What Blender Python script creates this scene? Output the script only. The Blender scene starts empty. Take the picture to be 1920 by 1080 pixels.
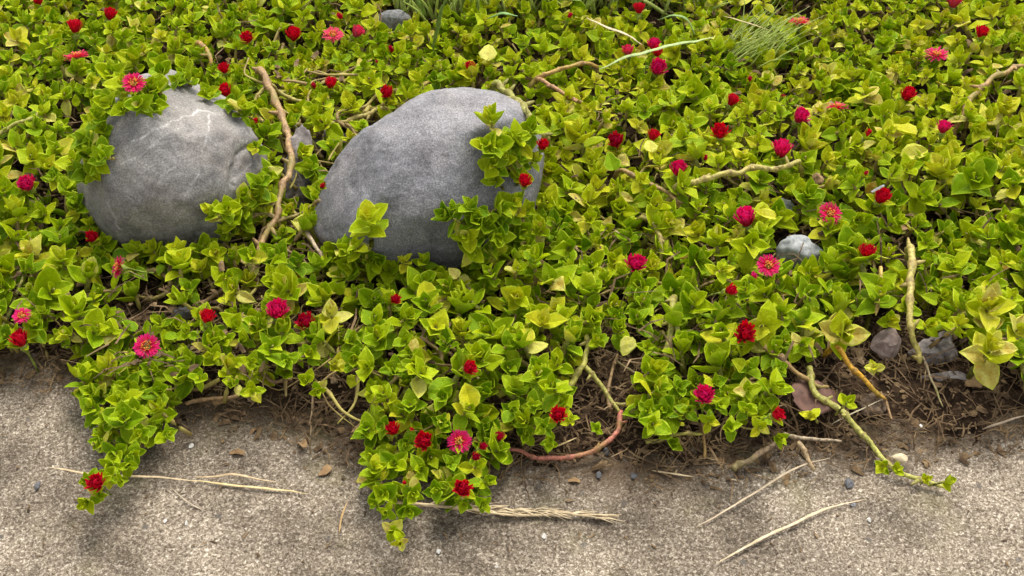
import bpy, math, random
import numpy as np
from mathutils import Vector, Matrix, noise
from mathutils.bvhtree import BVHTree

RNG = random.Random(7)
NP = np.random.RandomState(7)
sc = bpy.context.scene
COL = sc.collection

# ------------------------------------------------------------------ camera
PITCH = math.radians(42.0)
DIST = 0.926
HALF = 0.378
TGT = Vector((0.0, 0.0, 0.02))
FWD = Vector((0, math.cos(PITCH), -math.sin(PITCH)))
RIGHT = Vector((1, 0, 0))
UPV = Vector((0, math.sin(PITCH), math.cos(PITCH)))
CAM = TGT - FWD * DIST
cam_data = bpy.data.cameras.new('camera')
cam = bpy.data.objects.new('camera', cam_data)
COL.objects.link(cam)
cam.location = CAM
cam.rotation_euler = (math.pi / 2 - PITCH, 0, 0)
cam_data.sensor_width = 36.0
cam_data.lens = 18.0 / HALF
cam_data.clip_start = 0.01
cam_data.clip_end = 200.0
sc.camera = cam

# ------------------------------------------------------------------ light: an overcast day
SUN_EL, SUN_AZ = math.radians(60), math.radians(18)      # azimuth measured from +Y towards +X
world = bpy.data.worlds.new('World')
sc.world = world
world.use_nodes = True
wn, wl = world.node_tree.nodes, world.node_tree.links
wn.clear()
sky = wn.new('ShaderNodeTexSky')
sky.sky_type = 'NISHITA'
sky.sun_disc = False
sky.sun_elevation = SUN_EL
sky.sun_rotation = SUN_AZ
sky.dust_density = 4.0
hs = wn.new('ShaderNodeHueSaturation')
hs.inputs['Saturation'].default_value = 0.16              # cloud cover: the sky is grey
bg = wn.new('ShaderNodeBackground')
bg.inputs['Strength'].default_value = 0.15
wo = wn.new('ShaderNodeOutputWorld')
wl.new(sky.outputs[0], hs.inputs['Color'])
wl.new(hs.outputs[0], bg.inputs['Color'])
wl.new(bg.outputs[0], wo.inputs['Surface'])
sd = bpy.data.lights.new('sun', 'SUN')
sd.energy = 1.25
sd.angle = math.radians(28)
sd.color = (1.0, 0.93, 0.80)
sun = bpy.data.objects.new('sun', sd)
COL.objects.link(sun)
S = Vector((math.sin(SUN_AZ) * math.cos(SUN_EL), math.cos(SUN_AZ) * math.cos(SUN_EL), math.sin(SUN_EL)))
sun.rotation_euler = S.to_track_quat('Z', 'Y').to_euler()
sun.location = S * 3
sc.view_settings.view_transform = 'Standard'
sc.view_settings.look = 'None'
sc.view_settings.exposure = 0.98
sc.view_settings.gamma = 1.0
sc.view_settings.use_curve_mapping = False

# ------------------------------------------------------------------ helpers
def ray(px, py):
    return FWD + RIGHT * ((px - 960) / 960 * HALF) + UPV * ((540 - py) / 960 * HALF)

def at(px, py, z=0.0):
    r = ray(px, py)
    return CAM + r * ((z - CAM.z) / r.z)

def proj(P):
    v = Vector(P) - CAM
    d = v.dot(FWD)
    return 960 + v.dot(RIGHT) / d / HALF * 960, 540 - v.dot(UPV) / d / HALF * 960

def ppm(P):
    return 960 / HALF / (Vector(P) - CAM).dot(FWD)

def view_vec(a, b, c):                                   # right, up in view, towards the camera
    return (RIGHT * a + UPV * b - FWD * c).normalized()

def sstep(a, b, x):
    t = min(1, max(0, (x - a) / (b - a)))
    return t * t * (3 - 2 * t)

def link(name, data, parent=None, loc=None):
    o = bpy.data.objects.new(name, data)
    COL.objects.link(o)
    if loc is not None:
        o.location = loc
    if parent is not None:
        o.parent = parent
    return o

def tag(o, label=None, cat=None, group=None, kind=None):
    if label:
        o['label'] = label
    if cat:
        o['category'] = cat
    if group:
        o['group'] = group
    if kind:
        o['kind'] = kind
    return o

def mesh_np(name, V, F, mats, smooth=True, attrs=None):
    """V (n,3); F list of index tuples or (m,3)/(m,4) array"""
    me = bpy.data.meshes.new(name)
    V = np.asarray(V, dtype=np.float32)
    if isinstance(F, np.ndarray):
        k = F.shape[1]
        me.vertices.add(len(V))
        me.vertices.foreach_set('co', V.ravel())
        me.loops.add(F.size)
        me.loops.foreach_set('vertex_index', F.astype(np.int32).ravel())
        me.polygons.add(len(F))
        me.polygons.foreach_set('loop_start', np.arange(0, F.size, k, dtype=np.int32))
        me.update(calc_edges=True)
        me.validate()
    else:
        me.from_pydata([tuple(map(float, v)) for v in V], [], F)
        me.update()
    for m in (mats if isinstance(mats, (list, tuple)) else [mats]):
        me.materials.append(m)
    me.polygons.foreach_set('use_smooth', [smooth] * len(me.polygons))
    for k, a in (attrs or {}).items():
        at_ = me.attributes.new(k, 'FLOAT', 'POINT')
        at_.data.foreach_set('value', np.asarray(a, dtype=np.float32))
    return me

def catmull(P, sub=6):
    P = [Vector(p) for p in P]
    if len(P) < 3:
        return [P[0].lerp(P[-1], i / sub) for i in range(sub + 1)]
    Q = [P[0] * 2 - P[1]] + P + [P[-1] * 2 - P[-2]]
    out = []
    for i in range(1, len(Q) - 2):
        a, b, c, d = Q[i - 1:i + 3]
        for k in range(sub):
            t = k / sub
            out.append(0.5 * ((2 * b) + (c - a) * t + (2 * a - 5 * b + 4 * c - d) * t * t + (3 * b - a - 3 * c + d) * t ** 3))
    out.append(P[-1])
    return out

def tube(V, F, path, radii, n=6, flat=1.0, up=Vector((0, 0, 1))):
    """append a closed tube to lists V, F"""
    b0 = len(V)
    m = len(path)
    for i, p in enumerate(path):
        t = (path[min(i + 1, m - 1)] - path[max(i - 1, 0)])
        t = t.normalized() if t.length > 1e-9 else Vector((0, 1, 0))
        s = t.cross(up)
        s = s.normalized() if s.length > 1e-4 else Vector((1, 0, 0))
        u = s.cross(t).normalized()
        r = radii[i] if hasattr(radii, '__len__') else radii
        for k in range(n):
            a = 2 * math.pi * k / n
            V.append(p + s * (r * math.cos(a)) + u * (r * flat * math.sin(a)))
    for i in range(m - 1):
        for k in range(n):
            k2 = (k + 1) % n
            F.append((b0 + i * n + k, b0 + i * n + k2, b0 + (i + 1) * n + k2, b0 + (i + 1) * n + k))
    F.append(tuple(b0 + k for k in range(n))[::-1])
    F.append(tuple(b0 + (m - 1) * n + k for k in range(n)))

# ------------------------------------------------------------------ materials
class NT:
    def __init__(self, name):
        self.m = bpy.data.materials.new(name)
        self.m.use_nodes = True
        self.t = self.m.node_tree
        self.t.nodes.clear()
        self.out = self.n('OutputMaterial')
    def n(self, typ, **kw):
        nd = self.t.nodes.new('ShaderNode' + typ)
        for k, v in kw.items():
            if k in nd.inputs:
                nd.inputs[k].default_value = v
            else:
                setattr(nd, k, v)
        return nd
    def l(self, a, b):
        self.t.links.new(a, b)
    def noise(self, scale, detail=4, rough=0.55, vec=None, dist=0.0):
        nd = self.n('TexNoise')
        nd.inputs['Scale'].default_value = scale
        nd.inputs['Detail'].default_value = detail
        nd.inputs['Roughness'].default_value = rough
        nd.inputs['Distortion'].default_value = dist
        if vec is not None:
            self.l(vec, nd.inputs['Vector'])
        return nd.outputs['Fac']
    def pos(self):
        return self.n('NewGeometry').outputs['Position']
    def ramp(self, fac, stops):
        r = self.n('ValToRGB')
        e = r.color_ramp.elements
        while len(e) < len(stops):
            e.new(0.5)
        for el, (p, c) in zip(e, stops):
            el.position = p
            el.color = (*c, 1) if len(c) == 3 else c
        self.l(fac, r.inputs['Fac'])
        return r.outputs['Color']
    def mix(self, fac, a, b, mode='MIX'):
        x = self.n('Mix', data_type='RGBA', blend_type=mode)
        for sock, v in ((x.inputs[0], fac), (x.inputs[6], a), (x.inputs[7], b)):
            if isinstance(v, (int, float)):
                sock.default_value = v
            elif isinstance(v, tuple):
                sock.default_value = (*v, 1)
            else:
                self.l(v, sock)
        return x.outputs[2]
    def math(self, op, a, b=0.0, clamp=False):
        x = self.n('Math', operation=op, use_clamp=clamp)
        for i, v in enumerate((a, b)):
            if isinstance(v, (int, float)):
                x.inputs[i].default_value = v
            else:
                self.l(v, x.inputs[i])
        return x.outputs[0]
    def attr(self, name):
        return self.n('Attribute', attribute_name=name).outputs['Fac']
    def objcol(self):
        s = self.n('SeparateColor')
        self.l(self.n('ObjectInfo').outputs['Color'], s.inputs[0])
        return s.outputs
    def finish(self, color, rough=0.6, spec=0.5, bump=None, bdist=0.001, bstr=0.5, transl=0.0, tcol=None):
        p = self.n('BsdfPrincipled')
        if isinstance(color, tuple):
            p.inputs['Base Color'].default_value = (*color, 1)
        else:
            self.l(color, p.inputs['Base Color'])
        if isinstance(rough, (int, float)):
            p.inputs['Roughness'].default_value = rough
        else:
            self.l(rough, p.inputs['Roughness'])
        p.inputs['Specular IOR Level'].default_value = spec
        sh = p.outputs[0]
        if bump is not None:
            b = self.n('Bump')
            b.inputs['Strength'].default_value = bstr
            b.inputs['Distance'].default_value = bdist
            self.l(bump, b.inputs['Height'])
            self.l(b.outputs[0], p.inputs['Normal'])
        if transl:
            t = self.n('BsdfTranslucent')
            self.l(tcol if tcol is not None else color, t.inputs['Color'])
            ms = self.n('MixShader')
            ms.inputs[0].default_value = transl
            self.l(sh, ms.inputs[1])
            self.l(t.outputs[0], ms.inputs[2])
            sh = ms.outputs[0]
        self.l(sh, self.out.inputs['Surface'])
        return self.m

def mat_leaf():
    k = NT('succulent_leaf')
    pos = k.pos()
    oc = k.objcol()
    t = k.math('ADD', oc[0], k.attr('tint'))
    t = k.math('ADD', t, k.math('MULTIPLY', k.math('SUBTRACT', k.noise(160, 3, 0.6, pos), 0.5), 0.16), clamp=True)
    c = k.ramp(t, [(0.0, (0.035, 0.090, 0.003)), (0.25, (0.090, 0.230, 0.001)), (0.45, (0.250, 0.412, 0.001)),
                   (0.62, (0.470, 0.565, 0.001)), (0.80, (0.680, 0.640, 0.025)), (0.92, (0.78, 0.74, 0.22)), (1.0, (0.50, 0.27, 0.02))])
    rim = k.attr('rim')
    c = k.mix(k.math('MULTIPLY', rim, 0.8), c, (0.62, 0.70, 0.05))
    # scorched patches and tips
    br = k.ramp(k.noise(95, 2, 0.5, pos), [(0.66, (0, 0, 0)), (0.74, (1, 1, 1))])
    c = k.mix(k.math('MULTIPLY', br, k.math('ADD', k.math('MULTIPLY', rim, 0.35), 0.12)), c, (0.38, 0.21, 0.04))
    cell = k.n('TexVoronoi')
    cell.inputs['Scale'].default_value = 1500
    k.l(pos, cell.inputs['Vector'])
    c = k.mix(0.28, c, k.ramp(k.noise(700, 3, 0.7, pos), [(0.3, (0.45, 0.45, 0.45)), (0.7, (1.5, 1.5, 1.5))]), 'MULTIPLY')
    h = k.math('ADD', cell.outputs['Distance'], k.noise(350, 3, 0.6, pos))
    return k.finish(c, 0.40, 0.11, h, 0.0006, 0.45, 0.44, c)

def mat_petal():
    k = NT('flower_petal')
    oc = k.objcol()
    u = k.attr('tip')
    f = k.math('MULTIPLY', k.math('POWER', u, 1.3), oc[0], clamp=True)
    c = k.mix(f, (0.72, 0.004, 0.014), (0.86, 0.020, 0.30))
    c = k.mix(oc[1], c, (0.85, 0.14, 0.22))
    c = k.mix(k.math('MULTIPLY', oc[2], 1.0), c, (0.30, 0.004, 0.012))
    return k.finish(c, 0.6, 0.15, None, transl=0.5, tcol=c)

def mat_flat(name, stops, scale, rough=0.7, spec=0.3, bstr=0.5, bdist=0.001, transl=0):
    k = NT(name)
    pos = k.pos()
    n = k.noise(scale, 5, 0.65, pos)
    c = k.ramp(n, stops)
    return k.finish(c, rough, spec, n, bdist, bstr, transl, c)

def mat_stem():
    """trailing stems: the object's colour with streaks and darker nodes"""
    k = NT('stem_bark')
    pos = k.pos()
    oi = k.n('ObjectInfo').outputs['Color']
    n = k.noise(420, 5, 0.7, pos)
    c = k.mix(1.0, oi, k.ramp(n, [(0.32, (0.35, 0.30, 0.25)), (0.5, (1, 1, 1)), (0.66, (1.55, 1.5, 1.35))]), 'MULTIPLY')
    c = k.mix(k.math('MULTIPLY', k.attr('node'), 0.6), c, (0.14, 0.075, 0.03))
    c = k.mix(k.ramp(k.noise(45, 2, 0.5, pos), [(0.5, (0, 0, 0)), (0.68, (0.65, 0.65, 0.65))]), c, (0.20, 0.19, 0.03))
    return k.finish(c, 0.55, 0.35, n, 0.0008, 0.5)

def mat_straw():
    k = NT('dry_straw')
    pos = k.pos()
    oi = k.n('ObjectInfo').outputs['Color']
    c = k.mix(1.0, oi, k.ramp(k.noise(220, 4, 0.7, pos), [(0.3, (0.65, 0.6, 0.5)), (0.7, (1.25, 1.2, 1.15))]), 'MULTIPLY')
    return k.finish(c, 0.6, 0.3, k.noise(900, 2, 0.5, pos), 0.0004, 0.4)

def mat_concrete():
    k = NT('old_concrete')
    pos = k.pos()
    g1 = k.noise(520, 4, 0.66, pos, 0.8)
    g2 = k.noise(1100, 2, 0.6, pos)
    g = k.math('ADD', k.math('MULTIPLY', g1, 0.72), k.math('MULTIPLY', g2, 0.28))
    c = k.ramp(g, [(0.35, (0.055, 0.042, 0.031)), (0.45, (0.150, 0.122, 0.094)), (0.52, (0.255, 0.217, 0.172)), (0.58, (0.40, 0.352, 0.293)), (0.65, (0.70, 0.655, 0.575))])
    big = k.noise(8, 6, 0.66, pos, 0.6)
    c = k.mix(0.75, c, k.ramp(big, [(0.37, (0.40, 0.375, 0.345)), (0.48, (0.88, 0.86, 0.83)), (0.60, (1.28, 1.27, 1.25))]), 'MULTIPLY')
    # pale aggregate and dark grit
    v = k.n('TexVoronoi')
    v.inputs['Scale'].default_value = 120
    k.l(pos, v.inputs['Vector'])
    cs = k.n('SeparateColor')
    k.l(v.outputs['Color'], cs.inputs[0])
    spot = k.math('MULTIPLY', k.math('LESS_THAN', k.math('ADD', v.outputs['Distance'], k.math('MULTIPLY', k.noise(500, 3, .6, pos), 0.5)), k.math('MULTIPLY', cs.outputs[1], 0.46)), k.math('GREATER_THAN', cs.outputs[0], 0.90))
    c = k.mix(k.math('MULTIPLY', spot, 0.5), c, (0.66, 0.65, 0.62))
    spot2 = k.math('MULTIPLY', k.math('LESS_THAN', k.math('ADD', v.outputs['Distance'], k.math('MULTIPLY', k.noise(500, 3, .6, pos), 0.5)), 0.48), k.math('LESS_THAN', cs.outputs[0], 0.07))
    c = k.mix(k.math('MULTIPLY', spot2, 0.7), c, (0.09, 0.085, 0.08))
    # soil worked into the surface beside the bed, greenish film in blotches
    d = k.attr('dirt')
    dn = k.math('MULTIPLY', d, k.math('ADD', k.noise(60, 5, 0.7, pos), 0.30), clamp=True)
    c = k.mix(dn, c, (0.075, 0.048, 0.026))
    gr = k.ramp(k.noise(22, 3, 0.6, pos), [(0.56, (0, 0, 0)), (0.72, (0.25, 0.25, 0.25))])
    c = k.mix(gr, c, (0.20, 0.19, 0.07))
    mid = k.ramp(k.noise(40, 5, 0.7, pos), [(0.36, (0.62, 0.60, 0.57)), (0.5, (1, 1, 1)), (0.66, (1.18, 1.17, 1.14))])
    c = k.mix(0.7, c, mid, 'MULTIPLY')
    c = k.mix(1.0, c, (0.90, 0.88, 0.845), 'MULTIPLY')
    return k.finish(c, 0.88, 0.15, g, 0.0008, 0.7)

def mat_soil():
    k = NT('dark_soil')
    pos = k.pos()
    n = k.noise(170, 6, 0.72, pos)
    c = k.ramp(n, [(0.32, (0.006, 0.004, 0.003)), (0.48, (0.024, 0.014, 0.008)), (0.60, (0.060, 0.036, 0.020)), (0.74, (0.20, 0.14, 0.085))])
    b = k.noise(18, 3, 0.6, pos)
    c = k.mix(k.ramp(b, [(0.45, (0, 0, 0)), (0.7, (0.35, 0.35, 0.35))]), c, (0.095, 0.062, 0.034))
    return k.finish(c, 0.95, 0.1, n, 0.003, 0.9)

def mat_boulder(name, lo, mid, hi, warm):
    k = NT(name)
    pos = k.pos()
    f = k.noise(900, 3, 0.7, pos)
    m = k.noise(48, 6, 0.68, pos, 0.5)
    b = k.noise(15, 4, 0.6, pos, 0.4)
    c = k.ramp(f, [(0.30, lo), (0.5, mid), (0.70, hi)])
    c = k.mix(0.85, c, k.ramp(m, [(0.32, (0.50, 0.50, 0.52)), (0.5, (0.95, 0.95, 0.95)), (0.67, (1.30, 1.29, 1.28))]), 'MULTIPLY')
    c = k.mix(k.ramp(b, [(0.42, (0, 0, 0)), (0.64, (0.55, 0.55, 0.55))]), c, k.mix(1.0, c, warm, 'MULTIPLY'))
    c = k.mix(k.math('MULTIPLY', k.attr('vein'), 0.85), c, (0.62, 0.60, 0.57))
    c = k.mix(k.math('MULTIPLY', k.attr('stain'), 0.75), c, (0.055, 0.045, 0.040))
    h = k.math('ADD', k.math('MULTIPLY', f, 0.25), m)
    return k.finish(c, 0.62, 0.35, h, 0.0016, 0.6)

M = {
    'leaf': mat_leaf(), 'petal': mat_petal(), 'stem': mat_stem(), 'straw': mat_straw(),
    'concrete': mat_concrete(), 'soil': mat_soil(),
    'boulder_a': mat_boulder('boulder_warm', (0.115, 0.107, 0.100), (0.212, 0.200, 0.188), (0.34, 0.326, 0.308), (1.10, 1.00, 0.90)),
    'boulder_b': mat_boulder('boulder_blue', (0.095, 0.093, 0.101), (0.198, 0.195, 0.207), (0.36, 0.355, 0.365), (1.12, 1.02, 0.94)),
    'centre': mat_flat('flower_centre', [(0.3, (0.75, 0.16, 0.03)), (0.7, (0.85, 0.45, 0.08))], 900, 0.6, 0.3),
    'litter': mat_flat('plant_litter', [(0.28, (0.030, 0.017, 0.009)), (0.45, (0.10, 0.062, 0.032)), (0.6, (0.22, 0.145, 0.072)), (0.75, (0.42, 0.32, 0.19))], 75, 0.8, 0.2),
    'runner': mat_flat('runner_stem', [(0.28, (0.12, 0.07, 0.03)), (0.45, (0.27, 0.19, 0.07)), (0.6, (0.36, 0.31, 0.07)), (0.75, (0.40, 0.27, 0.12))], 40, 0.6, 0.3),
    'grass': mat_flat('grass_blade', [(0.3, (0.34, 0.46, 0.09)), (0.5, (0.48, 0.58, 0.14)), (0.7, (0.66, 0.66, 0.30))], 60, 0.45, 0.4, transl=0.25),
    'pebble': mat_flat('pebble_grey', [(0.3, (0.10, 0.10, 0.10)), (0.5, (0.22, 0.22, 0.22)), (0.7, (0.36, 0.36, 0.35))], 420, 0.75, 0.3),
    'pale': mat_flat('pebble_pale', [(0.3, (0.17, 0.18, 0.18)), (0.5, (0.30, 0.31, 0.31)), (0.72, (0.50, 0.51, 0.50))], 300, 0.75, 0.3),
    'grit': mat_flat('grit_white', [(0.3, (0.32, 0.30, 0.26)), (0.6, (0.58, 0.56, 0.52))], 600, 0.8, 0.2),
    'pink': mat_flat('stone_pink', [(0.3, (0.15, 0.105, 0.085)), (0.5, (0.26, 0.195, 0.165)), (0.7, (0.38, 0.30, 0.26))], 170, 0.75, 0.3),
    'litterstone': mat_flat('stone_brown', [(0.3, (0.07, 0.045, 0.03)), (0.6, (0.17, 0.12, 0.08))], 200, 0.85, 0.2),
    'slate': mat_flat('chip_slate', [(0.3, (0.06, 0.06, 0.064)), (0.6, (0.13, 0.13, 0.137))], 300, 0.7, 0.3),
    'mauve': mat_flat('stone_mauve', [(0.3, (0.12, 0.10, 0.095)), (0.5, (0.22, 0.19, 0.18)), (0.7, (0.36, 0.33, 0.31))], 230, 0.8, 0.25),
}

# ------------------------------------------------------------------ ground
EDGE_PX = [(-500, 640), (0, 672), (150, 690), (350, 752), (500, 770), (640, 790), (800, 836), (950, 842), (1100, 846), (1300, 850),
           (1450, 832), (1600, 818), (1750, 806), (1920, 764), (2400, 700)]
EDGE = sorted((tuple(at(x, y, 0.0))[:2]) for x, y in EDGE_PX)
EX, EY = np.array([e[0] for e in EDGE]), np.array([e[1] for e in EDGE])

def behind_edge(x, y):
    return y - np.interp(x, EX, EY)

def soil_z(x, y):
    s = behind_edge(x, y)
    n1 = noise.fractal(Vector((x * 22, y * 22, 1.3)), 1.0, 2.0, 4)
    n2 = noise.fractal(Vector((x * 120, y * 120, 7.7)), 1.0, 2.0, 3)
    return -0.007 + 0.016 * sstep(-0.035, 0.045, s + 0.016 * n1 + 0.006 * n2) + 0.0022 * n2 * sstep(-0.05, 0.0, s) + 0.002 * n1

def grid_sheet(name, xs, ys, zf, mat, attrs=None):
    nx, ny = len(xs), len(ys)
    V = np.array([(x, y, zf(x, y)) for y in ys for x in xs], dtype=np.float32)
    i = np.arange((nx - 1) * (ny - 1))
    r, c = i // (nx - 1), i % (nx - 1)
    a = r * nx + c
    F = np.stack([a, a + 1, a + nx + 1, a + nx], 1)
    at_ = {k: [f(x, y) for y in ys for x in xs] for k, f in (attrs or {}).items()}
    return link(name, mesh_np(name, V, F, mat, True, at_))

xs = [-8, -3, -1.2, -0.8, -0.65] + list(np.arange(-0.56, 0.561, 0.0042)) + [0.65, 0.8, 1.2, 3, 8]
ys = [-8, -3, -1, -0.5] + list(np.arange(-0.28, 0.40, 0.0042)) + [0.46, 0.55, 0.7, 1, 3, 8, 60]
soil = grid_sheet('soil_bed', xs, ys, soil_z, M['soil'])
tag(soil, 'dark brown garden soil under the leafy ground cover', kind='structure')
cxs = [-8, -3, -1.2, -0.8, -0.65] + list(np.arange(-0.56, 0.561, 0.007)) + [0.65, 0.8, 1.2, 3, 8]
cys = [-8, -3, -1, -0.5] + list(np.arange(-0.34, 0.16, 0.007))
def conc_z(x, y):
    return 0.0008 * noise.fractal(Vector((x * 30, y * 30, 4.0)), 1.0, 2.0, 3)
def conc_dirt(x, y):
    s = behind_edge(x, y)
    n = noise.fractal(Vector((x * 16, y * 16, 9.0)), 1.0, 2.0, 4)
    return sstep(-0.050, -0.002, s + 0.022 * n) ** 1.4
conc = grid_sheet('concrete_path', cxs, cys, conc_z, M['concrete'], {'dirt': conc_dirt})
tag(conc, 'weathered grey-beige concrete path with pale grit in front of the bed', kind='structure')

# ------------------------------------------------------------------ boulders
def ico(sub):
    import bmesh
    bm = bmesh.new()
    bmesh.ops.create_icosphere(bm, subdivisions=sub, radius=1.0)
    V = np.array([v.co[:] for v in bm.verts])
    F = np.array([[v.index for v in f.verts] for f in bm.faces])
    bm.free()
    return V, F

ICO6, ICO3, ICO4 = ico(7), ico(3), ico(4)

def seg_dist(p, poly):
    best = 1e9
    for (x0, y0), (x1, y1) in zip(poly[:-1], poly[1:]):
        dx, dy = x1 - x0, y1 - y0
        t = max(0, min(1, ((p[0] - x0) * dx + (p[1] - y0) * dy) / (dx * dx + dy * dy + 1e-9)))
        best = min(best, math.hypot(p[0] - x0 - t * dx, p[1] - y0 - t * dy))
    return best

def boulder(name, label, outline, cpx, cz, depth, mat, seed, clips, veins, creases, stains):
    C = at(cpx[0], cpx[1], cz)
    s = ppm(C)
    ang, rad = [], []
    for x, y in outline:
        dx, dy = (x - cpx[0]) / s, (cpx[1] - y) / s
        ang.append(math.atan2(dy, dx))
        rad.append(math.hypot(dx, dy))
    o = np.argsort(ang)
    A = np.array(ang)[o]
    R = np.array(rad)[o]
    A3 = np.concatenate([A - 2 * math.pi, A, A + 2 * math.pi])
    R3 = np.concatenate([R, R, R])
    fine = np.linspace(-2 * math.pi, 2 * math.pi, 721)
    Rf = np.interp(fine, A3, R3)
    ker = np.hanning(15); ker /= ker.sum()
    Rf = np.convolve(Rf, ker, 'same')
    U, F = ICO6
    V = np.zeros_like(U)
    vein = np.zeros(len(U)); stain = np.zeros(len(U))
    off = Vector((seed * 3.1, seed * 1.7, seed))
    clips = [(view_vec(*n), d) for n, d in clips]
    for i, (a, b, c) in enumerate(U):
        th = math.atan2(b, a)
        rho = math.hypot(a, b)
        r = np.interp(th, fine, Rf) if rho > 1e-6 else 0.0
        q = rho ** 0.90
        p = RIGHT * (math.cos(th) * r * q) + UPV * (math.sin(th) * r * q) - FWD * (depth * math.copysign(abs(c) ** 0.92, c))
        for n, d in clips:
            e = p.dot(n) - d
            if e > -0.006:
                w = sstep(-0.006, 0.006, e)
                p = p - n * (max(e, 0) * 0.72 * w)
        u = p.normalized()
        n1 = noise.fractal(p * 14 + off, 1.0, 2.0, 3)
        n2 = noise.fractal(p * 60 + off, 1.0, 2.0, 4)
        n3 = noise.fractal(p * 210 + off, 1.0, 2.0, 3)
        p = p + u * (0.0022 * n1 + 0.0011 * n2 + 0.00028 * n3)
        P = C + p
        if c > -0.25 and (veins or creases or stains):
            px = proj(P)
            wob = (px[0] + 5 * noise.noise(P * 130), px[1] + 5 * noise.noise(P * 130 + Vector((5, 5, 5))))
            for poly, w, amt in veins:
                d = seg_dist(wob, poly)
                vein[i] = max(vein[i], amt * math.exp(-(d / w) ** 2) * (0.7 + 0.9 * max(0, noise.noise(P * 90) + 0.35)))
            for poly, w, dep in creases:
                d = seg_dist(wob, poly)
                g = math.exp(-(d / w) ** 2)
                P = P - u * (dep * g)
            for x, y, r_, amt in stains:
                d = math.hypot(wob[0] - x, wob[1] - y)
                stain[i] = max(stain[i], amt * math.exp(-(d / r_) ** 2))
        V[i] = P
    o_ = link(name, mesh_np(name, V, F, mat, True, {'vein': np.clip(vein, 0, 1), 'stain': stain}))
    tag(o_, label, 'boulder', 'river boulders lying in the ground cover')
    return o_, BVHTree.FromPolygons([tuple(v) for v in V], [tuple(int(k) for k in f) for f in F])

OUT_A = [(318, 118), (352, 146), (402, 168), (442, 198), (472, 245), (496, 284), (503, 325), (488, 378), (460, 425), (428, 470), (380, 498), (320, 508),
         (262, 490), (215, 452), (176, 410), (151, 355), (160, 315), (188, 275), (200, 225), (228, 180), (275, 140)]
OUT_B = [(848, 167), (905, 172), (952, 186), (987, 208), (1012, 248), (1020, 290), (1008, 350), (982, 420), (932, 480), (882, 508), (820, 525), (740, 512),
         (660, 490), (606, 462), (588, 414), (604, 370), (613, 338), (648, 287), (672, 256), (706, 233), (740, 211), (790, 180)]
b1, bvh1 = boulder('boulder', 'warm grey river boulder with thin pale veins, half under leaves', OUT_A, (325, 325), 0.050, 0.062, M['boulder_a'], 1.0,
    [((0.35, 0.80, 0.50), 0.052), ((-0.80, -0.15, 0.60), 0.058), ((0.10, -0.75, 0.65), 0.056), ((0.75, 0.2, 0.65), 0.060)],
    [([(245, 268), (300, 240), (345, 218), (385, 207), (398, 212)], 1.0, .75), ([(392, 215), (388, 255), (380, 285)], 1.1, 0.7),
     ([(230, 307), (262, 290), (300, 262), (340, 235)], 1.0, 0.55), ([(375, 318), (360, 345), (352, 360)], 1.0, 0.5), ([(470, 305), (455, 325), (440, 335)], 1.4, 0.5),
     ([(200, 380), (215, 410), (225, 430)], 1.5, 0.4), ([(300, 330), (330, 312)], 1.2, 0.35)],
    [([(500, 262), (470, 270), (448, 288), (437, 312), (436, 345)], 5.0, 0.0022), ([(442, 430), (400, 470)], 5.0, 0.0008)],
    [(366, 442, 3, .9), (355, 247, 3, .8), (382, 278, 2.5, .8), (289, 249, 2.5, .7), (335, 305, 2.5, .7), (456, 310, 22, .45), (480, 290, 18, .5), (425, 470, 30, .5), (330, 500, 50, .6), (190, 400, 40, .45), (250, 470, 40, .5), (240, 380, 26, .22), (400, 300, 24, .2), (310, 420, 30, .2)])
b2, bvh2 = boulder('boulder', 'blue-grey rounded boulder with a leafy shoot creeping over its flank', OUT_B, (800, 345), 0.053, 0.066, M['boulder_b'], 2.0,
    [((-0.72, 0.22, 0.66), 0.057), ((0.10, 0.70, 0.70), 0.066), ((0.60, -0.10, 0.78), 0.063), ((0.05, -0.7, 0.7), 0.062)],
    [([(690, 205), (660, 250), (640, 275)], 2.0, 0.25)],
    [([(725, 195), (690, 245), (655, 290), (625, 325)], 6.0, 0.0007), ([(690, 215), (665, 250)], 4.0, 0.0007)],
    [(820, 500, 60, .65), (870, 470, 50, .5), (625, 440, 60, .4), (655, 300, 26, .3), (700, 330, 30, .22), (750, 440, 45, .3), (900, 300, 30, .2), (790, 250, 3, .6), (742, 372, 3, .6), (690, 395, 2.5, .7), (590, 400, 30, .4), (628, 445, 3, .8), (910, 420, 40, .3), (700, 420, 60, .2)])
BVHS = [bvh1, bvh2]

def rock_hit(px, py):
    r = ray(px, py).normalized()
    best = None
    for b in BVHS:
        h, n, i, d = b.ray_cast(CAM, r)
        if h is not None and (best is None or d < best[1]):
            best = (h, d, n)
    return best

def place(px, py, z, lift=0.010):
    """where a thing seen at a pixel stands: on the mat at height z, or on the boulder that is in the way"""
    P = at(px, py, z)
    h = rock_hit(px, py)
    if h and h[1] < (P - CAM).length + lift:
        return h[0] - ray(px, py).normalized() * lift, True, h[2]
    return P, False, Vector((0, 0, 1))

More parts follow.
